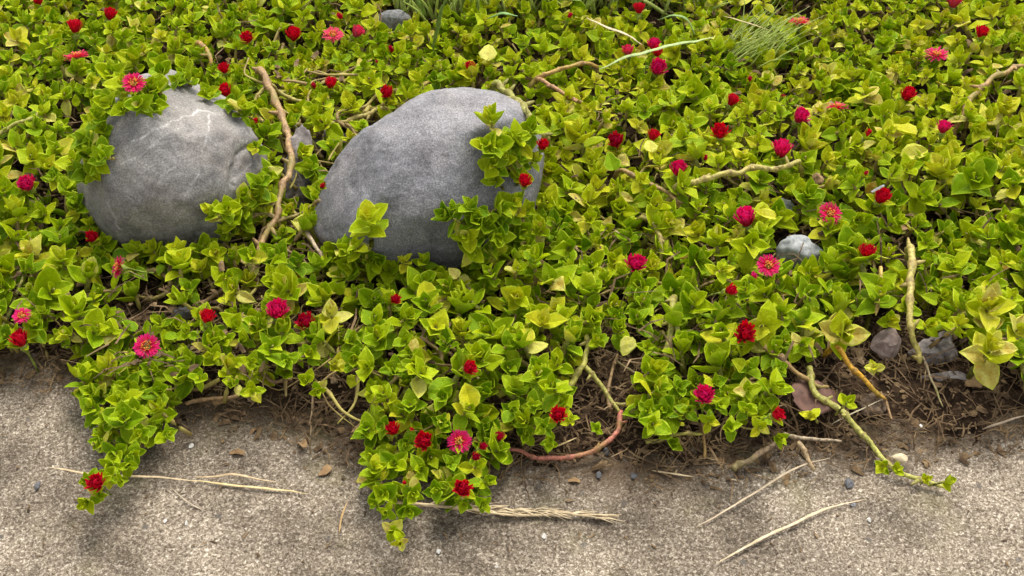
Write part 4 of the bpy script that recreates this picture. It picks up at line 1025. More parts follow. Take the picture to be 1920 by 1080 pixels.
# x, y, spread px, tint, lean(right, up, to camera) or None
HAND = [
 (692, 425, 104, .66, (0, .6, .8)), (690, 502, 108, .70, (0, .35, .95)), (622, 592, 84, .90, (-.1, .5, .85)), (1018, 606, 84, .70, (.05, .3, .95)), (818, 616, 84, .66, (-.1, .35, .9)),
 (1850, 585, 118, .72, (-.1, .5, .85)), (1850, 665, 130, .76, (.05, .35, .9)), (1575, 628, 112, .74, (.1, .3, .9)), (630, 684, 54, .80, (0, .3, .95)), (1905, 620, 80, .80, (.5, .2, .8)),
 # over the blue-grey boulder
 (922, 228, 68, .62, (-.1, .8, .5)), (912, 275, 78, .64, (-.5, .4, .8)), (955, 262, 52, .60, (.2, .6, .8)), (950, 305, 60, .55, (-.1, .4, .9)), (975, 330, 56, .58, (.2, .3, .9)), (930, 340, 56, .52, (-.5, .2, .8)),
 (845, 408, 70, .34, (-.85, .1, .5)), (885, 400, 76, .36, (-.2, .7, .7)), (915, 418, 62, .42, (-.2, .4, .9)), (895, 445, 56, .38, (-.4, .2, .9)), (950, 395, 62, .55, (0, .4, .9)), (990, 395, 60, .6, (.2, .3, .9)), (850, 395, 40, .4, (-.3, .6, .6)),
 (905, 490, 64, .5, (-.3, .5, .8)), (940, 470, 62, .55, (0, .4, .9)), (868, 540, 60, .62, (-.2, .6, .8)), (795, 498, 58, .52, (.1, .7, .7)), (760, 490, 46, .74, (.1, .6, .8)), (1000, 300, 46, .6, (.4, .5, .7)),
 (725, 545, 60, .5, (-.1, .4, .9)), (640, 520, 64, .5, (-.4, .4, .8)), (600, 500, 58, .42, (-.3, .4, .9)), (585, 540, 60, .36, (-.4, .3, .9)), (640, 465, 56, .45, (-.3, .7, .6)), (670, 465, 52, .58, (-.2, .7, .6)),
 # over the veined boulder
 (235, 165, 84, .60, (0, .3, .9)), (278, 168, 80, .56, (.4, .3, .8)), (290, 198, 66, .48, (.3, -.5, .8)), (262, 195, 76, .50, (0, -.3, .9)), (205, 185, 76, .52, (-.2, .1, .9)), (345, 128, 66, .50, (0, .5, .8)),
 (375, 150, 70, .52, (0, .2, .9)), (400, 142, 52, .48, (.2, .4, .9)), (330, 95, 60, .62, (0, .6, .8)), (300, 128, 60, .58, (.2, .4, .8)), (365, 100, 56, .6, (.2, .6, .8)), (430, 195, 50, .46, (.2, .1, .9)),
 (165, 290, 80, .52, (.4, .2, .85)), (140, 305, 78, .54, (-.2, .2, .9)), (185, 310, 52, .50, (.6, -.1, .7)), (160, 260, 60, .55, (.2, .4, .9)), (190, 245, 54, .5, (.5, .3, .8)), (475, 245, 46, .48, (.1, .4, .9)),
 (405, 402, 60, .60, (-.8, .3, .5)), (438, 405, 72, .58, (-.2, .6, .8)), (425, 435, 64, .5, (-.6, .1, .8)), (460, 385, 52, .60, (.1, .6, .7)), (445, 470, 48, .62, (-.4, .4, .8)), (195, 455, 46, .52, (.4, .3, .8)), (170, 425, 44, .56, (.2, .7, .6)),
 (500, 350, 50, .58, (-.3, .6, .7)), (510, 300, 44, .55, (-.2, .7, .6)), (620, 275, 50, .52, (.1, .5, .8)), (592, 375, 46, .55, (0, .5, .8)), (585, 395, 40, .62, (0, .3, .9)), (495, 385, 44, .6, (0, .4, .9)), (530, 440, 52, .5, (.2, .5, .8)),
 (375, 505, 56, .66, (0, .7, .7)), (355, 545, 54, .36, (-.2, .3, .9)), (250, 505, 52, .5, (.4, .5, .7)), (165, 505, 58, .46, (-.2, .3, .9)), (185, 480, 50, .42, (0, .5, .8)),
 # soil strip and left tongue
 (55, 545, 44, .58, (.3, .5, .7)), (80, 585, 40, .56, (.2, .4, .9)), (175, 560, 42, .60, (0, .7, .6)), (200, 590, 56, .52, (0, .6, .7)), (210, 625, 52, .56, (.1, .4, .9)), (130, 630, 48, .62, (-.2, .3, .9)),
 (300, 606, 54, .52, (-.1, .6, .8)), (350, 625, 52, .54, (.1, .4, .9)), (170, 690, 60, .48, (-.4, .1, .9)), (215, 680, 64, .50, (-.1, .2, .9)), (285, 700, 64, .52, (.2, .4, .9)), (310, 670, 54, .44, (.4, .2, .9)),
 (240, 725, 70, .52, (0, .2, .95)), (180, 740, 64, .46, (-.5, .1, .8)), (300, 735, 64, .50, (.4, .2, .9)), (205, 790, 58, .46, (-.4, 0, .9)), (255, 770, 64, .52, (.1, .1, .95)), (310, 815, 48, .50, (.7, 0, .6)), (265, 815, 62, .50, (.1, -.1, .9)),
 (215, 850, 60, .52, (-.3, -.3, .9)), (250, 850, 52, .50, (.2, -.3, .9)), (205, 895, 44, .52, (.1, -.2, .9)), (165, 900, 42, .50, (-.2, -.2, .9)), (165, 940, 50, .54, (-.2, -.5, .8)), (225, 900, 36, .54, (.5, -.2, .8)),
 # front middle
 (375, 710, 48, .54, (.1, .2, .9)), (420, 640, 58, .56, (-.1, .3, .9)), (400, 670, 60, .62, (-.3, .1, .9)), (455, 640, 56, .50, (.2, .3, .9)), (470, 680, 54, .52, (.3, .1, .9)), (440, 720, 44, .58, (-.5, .1, .8)), (475, 735, 46, .58, (.1, -.3, .9)),
 (440, 590, 50, .58, (-.1, .4, .9)), (480, 600, 56, .64, (-.2, .3, .9)), (510, 570, 50, .58, (.1, .7, .7)), (530, 620, 56, .46, (.2, .2, .9)), (580, 665, 60, .46, (.2, .2, .9)), (540, 680, 48, .44, (.1, .1, .9)), (575, 715, 54, .62, (-.1, .1, .95)), (595, 730, 44, .5, (.2, -.4, .8)),
 (690, 690, 74, .50, (-.1, .2, .95)), (660, 640, 60, .44, (-.2, .3, .9)), (695, 735, 52, .6, (0, -.2, .9)), (740, 690, 60, .42, (.2, .2, .9)), (760, 640, 64, .5, (-.3, .2, .9)),
 # centre tongue
 (770, 760, 66, .40, (-.3, .2, .9)), (830, 745, 66, .42, (.1, .2, .9)), (905, 740, 66, .40, (.2, .2, .9)), (960, 770, 58, .42, (.3, .1, .9)), (720, 800, 56, .44, (-.4, .1, .9)), (765, 830, 54, .44, (-.1, .1, .9)), (830, 795, 58, .42, (0, .3, .9)), (905, 805, 58, .44, (.3, .3, .9)),
 (700, 855, 64, .56, (-.5, .1, .8)), (740, 870, 66, .48, (-.1, .1, .95)), (790, 880, 62, .44, (.1, .1, .95)), (845, 870, 56, .42, (.2, .2, .9)), (720, 925, 60, .50, (-.3, -.2, .9)), (775, 925, 58, .48, (.1, -.1, .95)), (820, 920, 58, .46, (0, -.1, .95)), (910, 905, 54, .48, (.6, .1, .8)),
 (905, 945, 46, .50, (.6, -.2, .8)), (765, 955, 48, .5, (.1, -.4, .8)), (735, 995, 44, .56, (-.1, -.3, .9)), (750, 1018, 40, .64, (.2, -.5, .8)), (870, 945, 40, .48, (.2, -.3, .9)),
 (1020, 800, 56, .44, (-.1, -.1, .9)), (1070, 785, 40, .66, (.5, .2, .8)), (1118, 805, 36, .50, (-.1, .4, .9)), (1000, 760, 56, .46, (-.2, .2, .9)), (955, 690, 64, .44, (.1, .2, .9)), (1010, 690, 60, .46, (-.1, .2, .9)),
 # right front
 (1245, 770, 62, .40, (-.1, .1, .95)), (1240, 805, 58, .42, (-.3, -.2, .9)), (1290, 770, 54, .44, (.1, .2, .9)), (1275, 725, 58, .40, (0, .2, .9)), (1340, 720, 56, .44, (.4, .2, .9)), (1240, 690, 60, .40, (-.1, .2, .9)), (1215, 650, 44, .6, (-.1, .3, .9)),
 (1400, 770, 54, .56, (-.2, .3, .9)), (1425, 800, 50, .58, (0, -.1, .95)), (1400, 735, 50, .50, (.1, .2, .9)), (1400, 690, 60, .42, (.2, .1, .9)), (1470, 640, 60, .46, (.2, .2, .9)), (1460, 690, 44, .4, (.2, 0, .9)),
 (1588, 755, 50, .62, (.4, .5, .7)), (1520, 780, 46, .74, (-.6, .2, .7)), (1655, 875, 40, .62, (-.2, 0, .9)), (1680, 880, 36, .60, (.3, .1, .9)), (1775, 902, 44, .68, (.8, .1, .5)), (1735, 900, 30, .68, (.1, .3, .8)),
 (1120, 640, 56, .5, (0, .2, .9)), (1160, 620, 60, .5, (.1, .3, .9)), (1260, 830, 50, .44, (0, -.2, .9)), (1215, 770, 52, .42, (-.3, .1, .9)), (1330, 790, 48, .46, (.1, 0, .9)), (1370, 800, 50, .5, (-.2, 0, .9)), (1460, 820, 44, .56, (.2, -.1, .9)), (1350, 760, 50, .44, (.1, .2, .9)), (1500, 650, 56, .5, (.1, .2, .9)), (1030, 830, 44, .46, (0, 0, .9)), (985, 815, 48, .46, (.2, .1, .9)), (1670, 600, 56, .6, (0, .2, .9)), (1700, 575, 56, .6, (0, .3, .9)),
 (212, 872, 56, .52, (0, -.2, .9)), (240, 872, 50, .50, (.3, -.2, .9)), (185, 925, 46, .54, (0, -.4, .9)), (190, 830, 50, .5, (-.5, -.1, .8)), (725, 960, 44, .52, (-.2, -.3, .9)), (705, 945, 40, .5, (-.5, -.2, .8)),
 (210, 140, 80, .6, (-.1, .3, .9)), (250, 118, 76, .6, (0, .5, .85)), (185, 215, 62, .55, (.2, .1, .95)), (232, 205, 60, .5, (.1, -.3, .9)), (300, 165, 50, .52, (.5, 0, .85)), (330, 150, 50, .5, (-.2, .2, .9)), (390, 175, 54, .5, (.1, -.1, .95)), (415, 160, 50, .52, (.3, .2, .9)), (145, 280, 66, .56, (.3, .3, .9)), (195, 285, 56, .52, (.5, 0, .85)), (175, 325, 50, .5, (.3, -.3, .9)), (455, 215, 50, .46, (.2, .2, .9)), (480, 275, 46, .5, (-.2, .3, .9)),
 (1740, 610, 66, .60, (.3, .2, .9)), (1640, 690, 40, .80, (-.5, .2, .8)), (1765, 560, 70, .62, (.1, .3, .9)),
]
BIGSPECS = [shoot_spec(RNG, True) for _ in range(10)]
SPECS = [shoot_spec(RNG) for _ in range(40)]
shoots = []      # dict(pos, quat, size, spec, tint, px, py, stemlen, hand)
def add_shoot(P, axis, leaf, spec, tint, px, py, stem, hand):
    q = axis.to_track_quat('Z', 'Y') @ Matrix.Rotation(RNG.uniform(0, 6.28), 3, 'Z').to_quaternion()
    shoots.append(dict(P=P, q=q, s=leaf, spec=spec, tint=tint, px=px, py=py, stem=stem, hand=hand, pxs=leaf * ppm(P)))

for i, (x, y, d, t, ln) in enumerate(HAND):
    P, on, nrm = place(x, y, canopy(x, y) + (.012 if d >= 74 and not rock_hit(x, y) else .004 if y > 640 else 0), 0.014 if d >= 70 else 0.011)
    leaf = d / ppm(P) * (0.56 if d < 90 else 0.50)
    axis = (view_vec(*ln) * .9 + Vector((0, 0, .35))).normalized()
    add_shoot(P - axis * leaf * .35, axis, leaf, RNG.choice(BIGSPECS if d >= 90 else SPECS), t + RNG.uniform(-.04, .04), x, y, .7 if on else 1.2, True)

pts = [(s['P'].x, s['P'].y, s['s']) for s in shoots]
XY = np.array([(a, b) for a, b, c in pts]); RR = np.array([c for a, b, c in pts])
flw = np.array([(a, b, c) for a, b, c, d in FPOS])
def try_add(n_try, kmin, layer):
    global XY, RR
    for _ in range(n_try):
        px, py = RNG.uniform(-130, 2050), RNG.uniform(-110, 960)
        d = density(px, py)
        if layer == 1:
            d = d * .45 if d < .42 else max(d, .22)
        if RNG.random() > d:
            continue
        z = canopy(px, py) * (RNG.uniform(.85, 1.15) if layer == 0 else RNG.uniform(.4, .75))
        P = at(px, py, z)
        h = rock_hit(px, py)
        if h and h[1] < (P - CAM).length + .008:
            continue
        if layer == 0:
            e = np.hypot(flw[:, 0] - px, flw[:, 1] - py - 6)
            if (e < flw[:, 2] * .5 + 13).any():
                continue
        leaf = RNG.uniform(.0130, .0195) * (1.0 if layer == 0 else .85) * (0.76 + .24 * sstep(60, 420, py))
        dd = np.hypot(XY[:, 0] - P.x, XY[:, 1] - P.y)
        if (dd < kmin * (RR + leaf)).any():
            continue
        f = noise.noise(Vector((px * .004, py * .006, 8.0)))
        t = .53 + .09 * f + RNG.gauss(0, .075)
        if px > 900 and py < 420:
            t += .055
        if py < 320:
            t += .03
        leaf *= 1 + .45 * noise.noise(Vector((px * .009, py * .013, 33.0)))
        if RNG.random() < .05:
            t += .20
        if layer == 1:
            t -= .05
        axis = Vector((RNG.gauss(0, .40), RNG.gauss(-.18, .36), 1.0)).normalized()
        add_shoot(P, axis, leaf, RNG.choice(SPECS), min(.92, max(.05, t)), px, py, 1.5, False)
        shoots[-1]['layer'] = layer
        XY = np.vstack([XY, (P.x, P.y)]); RR = np.append(RR, leaf)
try_add(24000, .47, 0)
def in_poly(x, y, poly):
    c = False
    for (x0, y0), (x1, y1) in zip(poly, poly[1:] + poly[:1]):
        if (y0 > y) != (y1 > y) and x < (x1 - x0) * (y - y0) / (y1 - y0) + x0:
            c = not c
    return c
COVER = [[(912, 262), (985, 240), (1040, 290), (1030, 420), (930, 540), (860, 520), (862, 455), (905, 405), (945, 372), (915, 320)],
         [(150, 120), (310, 105), (303, 175), (285, 205), (232, 212), (190, 240), (150, 200)], [(130, 225), (196, 235), (205, 300), (185, 330), (145, 330)],
         [(330, 105), (400, 125), (462, 190), (480, 235), (455, 225), (400, 172), (350, 155)], [(570, 470), (640, 455), (660, 470), (740, 500), (800, 505), (840, 525), (800, 560), (600, 560)],
         [(395, 395), (470, 370), (510, 300), (520, 420), (470, 480), (420, 455), (440, 430)], [(150, 420), (185, 425), (235, 475), (290, 500), (280, 520), (160, 500)]]
got = []
for poly in COVER:
    bx, by = [a for a, b in poly], [b for a, b in poly]
    for _ in range(500):
        px, py = RNG.uniform(min(bx), max(bx)), RNG.uniform(min(by), max(by))
        if not in_poly(px, py, poly) or any((px - a) ** 2 + (py - b) ** 2 < 25 ** 2 for a, b in got):
            continue
        if (np.hypot(flw[:, 0] - px, flw[:, 1] - py - 6) < flw[:, 2] * .5 + 10).any():
            continue
        P, on, nrm = place(px, py, canopy(px, py), RNG.uniform(.006, .012))
        if not on:
            continue
        got.append((px, py))
        if (np.hypot(flw[:, 0] - px, flw[:, 1] - py + 8) < flw[:, 2] * .5 + 24).any():
            continue
        axis = (nrm * .55 - FWD * .5 + Vector((RNG.gauss(0, .35), RNG.gauss(0, .25), .5))).normalized()
        add_shoot(P, axis, RNG.uniform(.0125, .0165), RNG.choice(SPECS), .50 + RNG.gauss(0, .07), px, py, .6, False)
        shoots[-1]['layer'] = 0
XY = np.zeros((1, 2)) + 99; RR = np.zeros(1)
try_add(12000, .50, 1)

# the ones that show largest are things of their own
inview = [s for s in shoots if s['hand'] or (s.get('layer') == 0 and -5 < s['px'] < 1925 and 0 < s['py'] < 1080)]
inview.sort(key=lambda s: (not s['hand'], -s['pxs']))
single = inview[:300]
for s in single:
    s['single'] = True

# --- labels that single each shoot out, by the flower it grows next to
def tword(t):
    return 'dark green' if t < .36 else 'green' if t < .50 else 'lime' if t < .63 else 'yellow-green' if t < .78 else 'pale yellow'
ZONES = [((325, 560), 'in the soil strip below the veined boulder'), ((80, 450), 'left of the veined boulder\'s foot'), ((80, 200), 'left of the veined boulder\'s upper half'), ((330, 90), 'behind the veined boulder'),
         ((540, 320), 'in the gap between the two boulders'), ((620, 90), 'behind the gap between the boulders'), ((860, 110), 'behind the blue-grey boulder'), ((1100, 240), 'right behind the blue-grey boulder'),
         ((930, 300), 'on the right flank of the blue-grey boulder'), ((870, 440), 'creeping on the lower blue-grey boulder'), ((670, 490), 'at the left foot of the blue-grey boulder'), ((1150, 420), 'right of the blue-grey boulder\'s foot'), ((960, 600), 'in the central front mat'),
         ((1400, 220), 'under the fine grass tuft and its flowers'), ((1700, 120), 'in the far right upper mat'), ((1800, 350), 'in the far right middle mat'), ((1480, 420), 'around the pale grey stone'), ((1800, 640), 'beside the soil gap at far right'),
         ((1600, 560), 'below the pale grey stone'), ((1280, 620), 'above the right front clump'), ((1280, 780), 'in the right front clump'), ((1440, 770), 'by the dry woody sticks'), ((1640, 860), 'on the green jointed stem'), ((820, 760), 'at the top of the centre tongue'),
         ((790, 900), 'on the lower centre tongue'), ((1060, 780), 'at the dark front gap'), ((560, 660), 'between the two front tongues'), ((430, 660), 'right of the left leafy tongue'), ((230, 690), 'on the upper left tongue'), ((230, 820), 'on the lower left tongue'), ((180, 930), 'at the tip of the left tongue'), ((100, 610), 'by the two flowers at far left')]
used = {}
def zone(s):
    return min(ZONES, key=lambda z: (z[0][0] - s['px']) ** 2 + (z[0][1] - s['py']) ** 2)[1]
cand = []
for i, s in enumerate(single):
    for j, (fx, fy, fs, lab) in enumerate(FPOS):
        dx, dy = s['px'] - fx, s['py'] - fy
        d = math.hypot(dx, dy)
        if d < 120:
            w = ('right of' if dx > 0 else 'left of') if abs(dx) > abs(dy) else ('below' if dy > 0 else 'above')
            cand.append((d, i, j, w))
cand.sort()
slot = {}
for d, i, j, w in cand:
    s = single[i]
    if 'label' in s or (j, w) in slot:
        continue
    slot[(j, w)] = i
    s['label'] = f"{tword(s['tint'])} leafy shoot {w} the {FPOS[j][3]}"
FIXED = {0: 'large lime rosette shoot rising against the blue-grey boulder', 1: 'large lime rosette shoot just below the one against the boulder', 2: 'pale yellow rosette shoot right of the dark crimson flower',
         3: 'bright lime shoot with stacked leaves in the front mat', 4: 'bright lime shoot with broad open leaves left in front mat', 5: 'upper of the two big pale shoots above the soil gap', 6: 'big pale lime shoot spreading its leaves over the soil gap',
         7: 'yellow-green many-leaved rosette left of the pinkish stone', 8: 'small pale yellow rosette between the front tongues', 9: 'pale yellow shoot beside the two big pale shoots'}
h0 = [s for s in shoots if s['hand']]
for k, v in FIXED.items():
    h0[k]['label'] = v
cnt = {}
for s in single:
    if 'label' not in s:
        key = (tword(s['tint']), zone(s))
        cnt.setdefault(key, []).append(s)
for (t, z), L in cnt.items():
    if len(L) == 1:
        L[0]['label'] = f'{t} leafy shoot {z}'
        continue
    L.sort(key=lambda s: s['pxs'])
    if len(L) <= 3:
        for s, w in zip(L, ['smallest', 'largest'] if len(L) == 2 else ['smallest', 'middle-sized', 'largest']):
            s['label'] = f'{w} {t} leafy shoot {z}'
    else:
        L.sort(key=lambda s: s['px'])
        a, b = L[0], L[-1]
        for s in L:
            s['label'] = f'{t} leafy shoot {z}'
        a['label'] = f'leftmost {t} leafy shoot {z}'
        b['label'] = f'rightmost {t} leafy shoot {z}'
        M_ = L[1:-1]
        M_.sort(key=lambda s: s['py'])
        if len(M_) >= 2:
            M_[0]['label'] = f'farthest back {t} leafy shoot {z}'
            M_[-1]['label'] = f'frontmost {t} leafy shoot {z}'
        if len(M_) > 3:
            for n_, s in enumerate(M_[1:-1]):
                s['label'] = f"{'second third fourth fifth sixth seventh eighth ninth tenth'.split()[min(n_, 8)]} {t} shoot from the back {z}, away from any flower"

for s in single:
    w = s['label']
    if len(w.split()) > 16:
        w = w.replace(' leafy shoot', ' shoot')
    if len(w.split()) > 16:
        w = w.replace(' the ', ' ', 1)
    if len(w.split()) > 16:
        w = w.replace('dark green', 'green')
    if len(w.split()) > 16:
        w = f"{tword(s['tint'])} leafy shoot {zone(s)} next to a flower"
    s['label'] = w

def sub_mats(s):
    base = Matrix.LocRotScale(s['P'], s['q'], Vector((s['s'],) * 3))
    return base
big_V, big_F, big_R, big_T = [], [], [], []
st_V, st_F = [], []
vo = so = 0
for s in shoots:
    spec, hgt = s['spec']
    B = sub_mats(s)
    if s.get('single'):
        root = link('leafy_shoot', None, loc=s['P'])
        root.rotation_mode = 'QUATERNION'
        root.rotation_quaternion = s['q']
        root.scale = (s['s'],) * 3
        tag(root, s['label'], 'leafy shoot', 'leafy shoots ' + zone(s))
        o = link('stem', STEM_ME, root)
        o.scale = (1, 1, s['stem'])
        o.color = (.22, .22, .04, 1)
        for (ti, m, dt) in spec:
            lf = link('leaf', LEAF_ME[ti], root)
            lf.matrix_local = m
            lf.color = (min(.95, max(.02, s['tint'] + dt)), 0, 0, 1)
    else:
        for (ti, m, dt) in spec:
            v, f, r = LT[ti]
            T = np.array(B @ m)
            big_V.append(v @ T[:3, :3].T + T[:3, 3])
            big_F.append(f + vo)
            vo += len(v)
            big_R.append(r)
            big_T.append(np.full(len(v), min(.95, max(.02, s['tint'] + dt))))
        T = np.array(B @ Matrix.Diagonal((1, 1, s['stem'], 1)))
        st_V.append(STEM_V @ T[:3, :3].T + T[:3, 3])
        st_F.append(STEM_F + so)
        so += len(STEM_V)
# low single leaves that fill the floor of the mat
for i in range(5600):
    px, py = RNG.uniform(-120, 2040), RNG.uniform(-100, 900)
    ym = np.interp(px, YX, YY)
    d = density(px, py)
    if py > ym or RNG.random() > max(d, .07):
        continue
    P = at(px, py, RNG.uniform(.012, .032) * (1 if py < 640 else .6))
    h = rock_hit(px, py)
    if h and h[1] < (P - CAM).length + .004:
        continue
    ti = RNG.randrange(NL)
    v, f, r = LT[ti]
    sz = RNG.uniform(.006, .014)
    m = Matrix.Translation(P) @ Matrix.Rotation(RNG.uniform(0, 6.28), 4, 'Z') @ Matrix.Rotation(RNG.gauss(.3, .6), 4, 'X') @ Matrix.Rotation(RNG.gauss(0, .5), 4, 'Y') @ Matrix.Diagonal((sz, sz, sz, 1))
    T = np.array(m)
    big_V.append(v @ T[:3, :3].T + T[:3, 3]); big_F.append(f + vo); vo += len(v); big_R.append(r)
    t = RNG.gauss(.52, .13) if RNG.random() > .16 else RNG.uniform(.78, 1.0)
    big_T.append(np.full(len(v), min(1, max(.02, t))))
me = mesh_np('ground_cover', np.concatenate(big_V), np.concatenate(big_F), M['leaf'], False, {'rim': np.concatenate(big_R), 'tint': np.concatenate(big_T)})
gc = link('ground_cover', me)
gc.color = (0, 0, 0, 1)
tag(gc, 'dense mat of small green succulent leaves covering the bed', kind='stuff')

# tangle of runners beneath the leaves
V, F = [], []
for i in range(520):
    px, py = RNG.uniform(-100, 2000), RNG.uniform(-80, 840)
    P = at(px, py, RNG.uniform(.010, .026))
    if behind_edge(P.x, P.y) < .02 or density(px, py) < .12 or (px > 1480 and py > 560):
        continue
    h = rock_hit(px, py)
    if h and h[1] < (P - CAM).length + .004:
        continue
    a = RNG.uniform(0, 6.28)
    path = [P]
    for k in range(4):
        a += RNG.gauss(0, .6)
        q = path[-1] + Vector((math.cos(a), math.sin(a), RNG.gauss(0, .28))) * RNG.uniform(.008, .018)
        q.z = max(q.z, soil_z(q.x, q.y) + .002, .003)
        path.append(q)
    r = RNG.uniform(.0006, .0018)
    pp = catmull(path, 3)
    tube(V, F, pp, [r * (1 - .5 * j / len(pp)) * RNG.uniform(.9, 1.15) for j in range(len(pp))], 5)
for i in range(110):
    px, py, zz = (RNG.uniform(490, 720), RNG.uniform(140, 440), (.018, .04)) if i < 70 else (RNG.uniform(380, 700), RNG.uniform(500, 720), (.014, .026))
    P = at(px, py, RNG.uniform(*zz))
    h = rock_hit(px, py)
    if h and h[1] < (P - CAM).length + .006:
        continue
    a = RNG.uniform(0, 6.28)
    path = [P]
    for k in range(RNG.choice([2, 3, 4])):
        a += RNG.gauss(0, .5)
        q = path[-1] + Vector((math.cos(a), math.sin(a), RNG.gauss(0, .2))) * RNG.uniform(.008, .016)
        q.z = max(q.z, .006)
        path.append(q)
    r = RNG.uniform(.0006, .0017)
    pp = catmull(path, 3)
    tube(V, F, pp, [r * (1 - .6 * j / len(pp)) * RNG.uniform(.85, 1.2) for j in range(len(pp))], 5)
Vn = np.array([tuple(v) for v in V])
tag(link('runner_stems', mesh_np('runner_stems', Vn, F, M['runner'], True)), 'tangle of thin runners under the leaves', kind='stuff')
tag(link('hidden_shoot_stems', mesh_np('shoot_stems', np.concatenate(st_V), np.concatenate(st_F), M['runner'], True)), 'short stems carrying the leaf mat', kind='stuff').name = 'leaf_mat_stems'

# ------------------------------------------------------------------ litter: crumbs, fibres and dead bits
V, F = [], []
def chip(P, L, w, rng):
    a = rng.uniform(0, 6.28)
    d = Vector((math.cos(a), math.sin(a), rng.gauss(0, .35)))
    m = P + d * L * .5 + Vector((rng.gauss(0, .15), rng.gauss(0, .15), rng.uniform(0, .2))) * L
    tube(V, F, [P, m, P + d * L], [w, w * 1.1, w * .4], 4, rng.uniform(.3, .9))
n_made = 0
while n_made < 9000:
    px, py = RNG.uniform(-60, 1980), RNG.uniform(150, 960)
    P = at(px, py, 0.0)
    s = behind_edge(P.x, P.y)
    n1 = noise.fractal(Vector((P.x * 18, P.y * 18, 3.0)), 1.0, 2.0, 3)
    pr = (sstep(-.045, .0, s + .022 * n1) ** 2) * (1.0 if s < .10 else .35)
    if RNG.random() > pr:
        continue
    P.z = max(soil_z(P.x, P.y), 0) + .0006
    h = rock_hit(px, py)
    if h and h[1] < (P - CAM).length + .002:
        continue
    n_made += 1
    w_ = RNG.random()
    if w_ < .45:
        chip(P, RNG.uniform(.001, .004), RNG.uniform(.0004, .0012), RNG)
    elif w_ < .55:
        chip(P, RNG.uniform(.004, .010), RNG.uniform(.0010, .0024), RNG)
    else:
        P.z += RNG.uniform(0, .004)
        chip(P, RNG.uniform(.006, .024), RNG.uniform(.00016, .00055), RNG)
for i in range(3600):
    px, py = RNG.uniform(-60, 1980), RNG.uniform(-60, 700)
    if py > np.interp(px, YX, YY) - 10:
        continue
    P = at(px, py, RNG.uniform(.014, .038))
    h = rock_hit(px, py)
    if h and h[1] < (P - CAM).length + .004:
        continue
    if noise.noise(Vector((px * .008, py * .011, 5.0))) + RNG.gauss(0, .25) < (.0 if density(px, py) > .5 else -.5):
        continue
    if RNG.random() < .4:
        chip(P, RNG.uniform(.003, .009), RNG.uniform(.0008, .0022), RNG)
    else:
        chip(P, RNG.uniform(.008, .026), RNG.uniform(.0003, .0008), RNG)
for i in range(130):
    px = RNG.uniform(560, 1640)
    x0 = at(px, 860, 0).x
    P = Vector((x0, np.interp(x0, EX, EY) + RNG.uniform(.0, .05), RNG.uniform(.006, .024)))
    q = P + Vector((RNG.gauss(0, .022), -RNG.uniform(.004, .024), 0))
    q.z = max(soil_z(q.x, q.y), 0) + .0006
    m = P.lerp(q, .5) + Vector((RNG.gauss(0, .006), RNG.gauss(0, .004), RNG.uniform(-.006, .003)))
    m.z = max(m.z, soil_z(m.x, m.y) + .001, .001)
    tube(V, F, catmull([P, m, q], 3), RNG.uniform(.0002, .0007), 4)
for i in range(160):
    px, py = RNG.uniform(-20, 1940), RNG.uniform(760, 1075)
    P = at(px, py, .0008)
    if behind_edge(P.x, P.y) < 0:
        chip(P, RNG.uniform(.001, .006), RNG.uniform(.0002, .0006), RNG)
tag(link('plant_litter', mesh_np('plant_litter', [tuple(v) for v in V], F, M['litter'], False)), 'brown crumbs and dry fibres on the soil and path edge', kind='stuff')

# ------------------------------------------------------------------ single fallen or odd leaves
DM = {
    'tan': mat_flat('dead_leaf_tan', [(0.3, (.15, .085, .04)), (.6, (.33, .21, .10))], 160, .75, .2),
    'brown': mat_flat('dead_leaf_brown', [(0.3, (.07, .035, .025)), (.6, (.16, .085, .06))], 120, .7, .25),
}
def lone_leaf(label, px, py, lpx, z, facing, rot, kind, tint=.5, ti=0, name='fallen_leaf', wide=1.0):
    if kind == 'g':
        z, lpx = z - .004, lpx * .86
    P, on, _ = place(px, py, z, .012)
    sz = lpx / ppm(P) * (.8 if kind == 'tan' else 1)
    me = LEAF_ME[ti + 2 if kind == 'g' and ti % 2 == 0 else ti]
    if kind in DM:
        v, f, r = LT[ti]
        v = v.copy()
        v[:, 2] += .12 * np.sin(v[:, 1] * 7 + ti) * (.4 + np.abs(v[:, 0]))
        me = mesh_np('leaf', v, f, DM[kind], True)
    o = link(name, me)
    n = view_vec(*facing)
    q = n.to_track_quat('Z', 'Y')
    o.matrix_world = Matrix.LocRotScale(P, q @ Matrix.Rotation(rot, 3, 'Z').to_quaternion(), Vector((sz * wide, sz, sz))) @ Matrix.Translation((0, -.5, 0))
    o.color = (tint, 0, 0, 1)
    tag(o, label, 'leaf')
    return o
lone_leaf('big bright yellow leaf standing above the centre tongue', 878, 742, 58, .050, (.1, .3, .9), .1, 'g', .80, 0)
lone_leaf('lone yellow leaf on the pale side branch', 1196, 752, 46, .022, (-.2, .4, .9), -.6, 'g', .74, 4)
lone_leaf('orange withered leaf right of the narrow red flower', 1397, 545, 40, .050, (.1, .5, .8), -1.2, 'g', .98, 12)
lone_leaf('yellow withered leaf at the top of the dark front gap', 1176, 650, 44, .040, (0, .3, .9), 2.8, 'g', .90, 3)
lone_leaf('pale cream leaf in front of the red flower', 1219, 272, 36, .062, (0, .5, .85), 0.1, 'g', .88, 1)
lone_leaf('pale buff leaf standing up behind the blue-grey boulder', 916, 96, 46, .056, (-.1, .4, .9), 0.15, 'g', .91, 1)
lone_leaf('yellow leaf lying right of the sideways magenta flower', 1434, 407, 46, .052, (0, .7, .7), 1.5, 'g', .82, 8)
lone_leaf('small orange-yellow leaf at the blue-grey boulder\'s foot', 849, 512, 30, .050, (.2, .4, .9), .4, 'g', .94, 16)
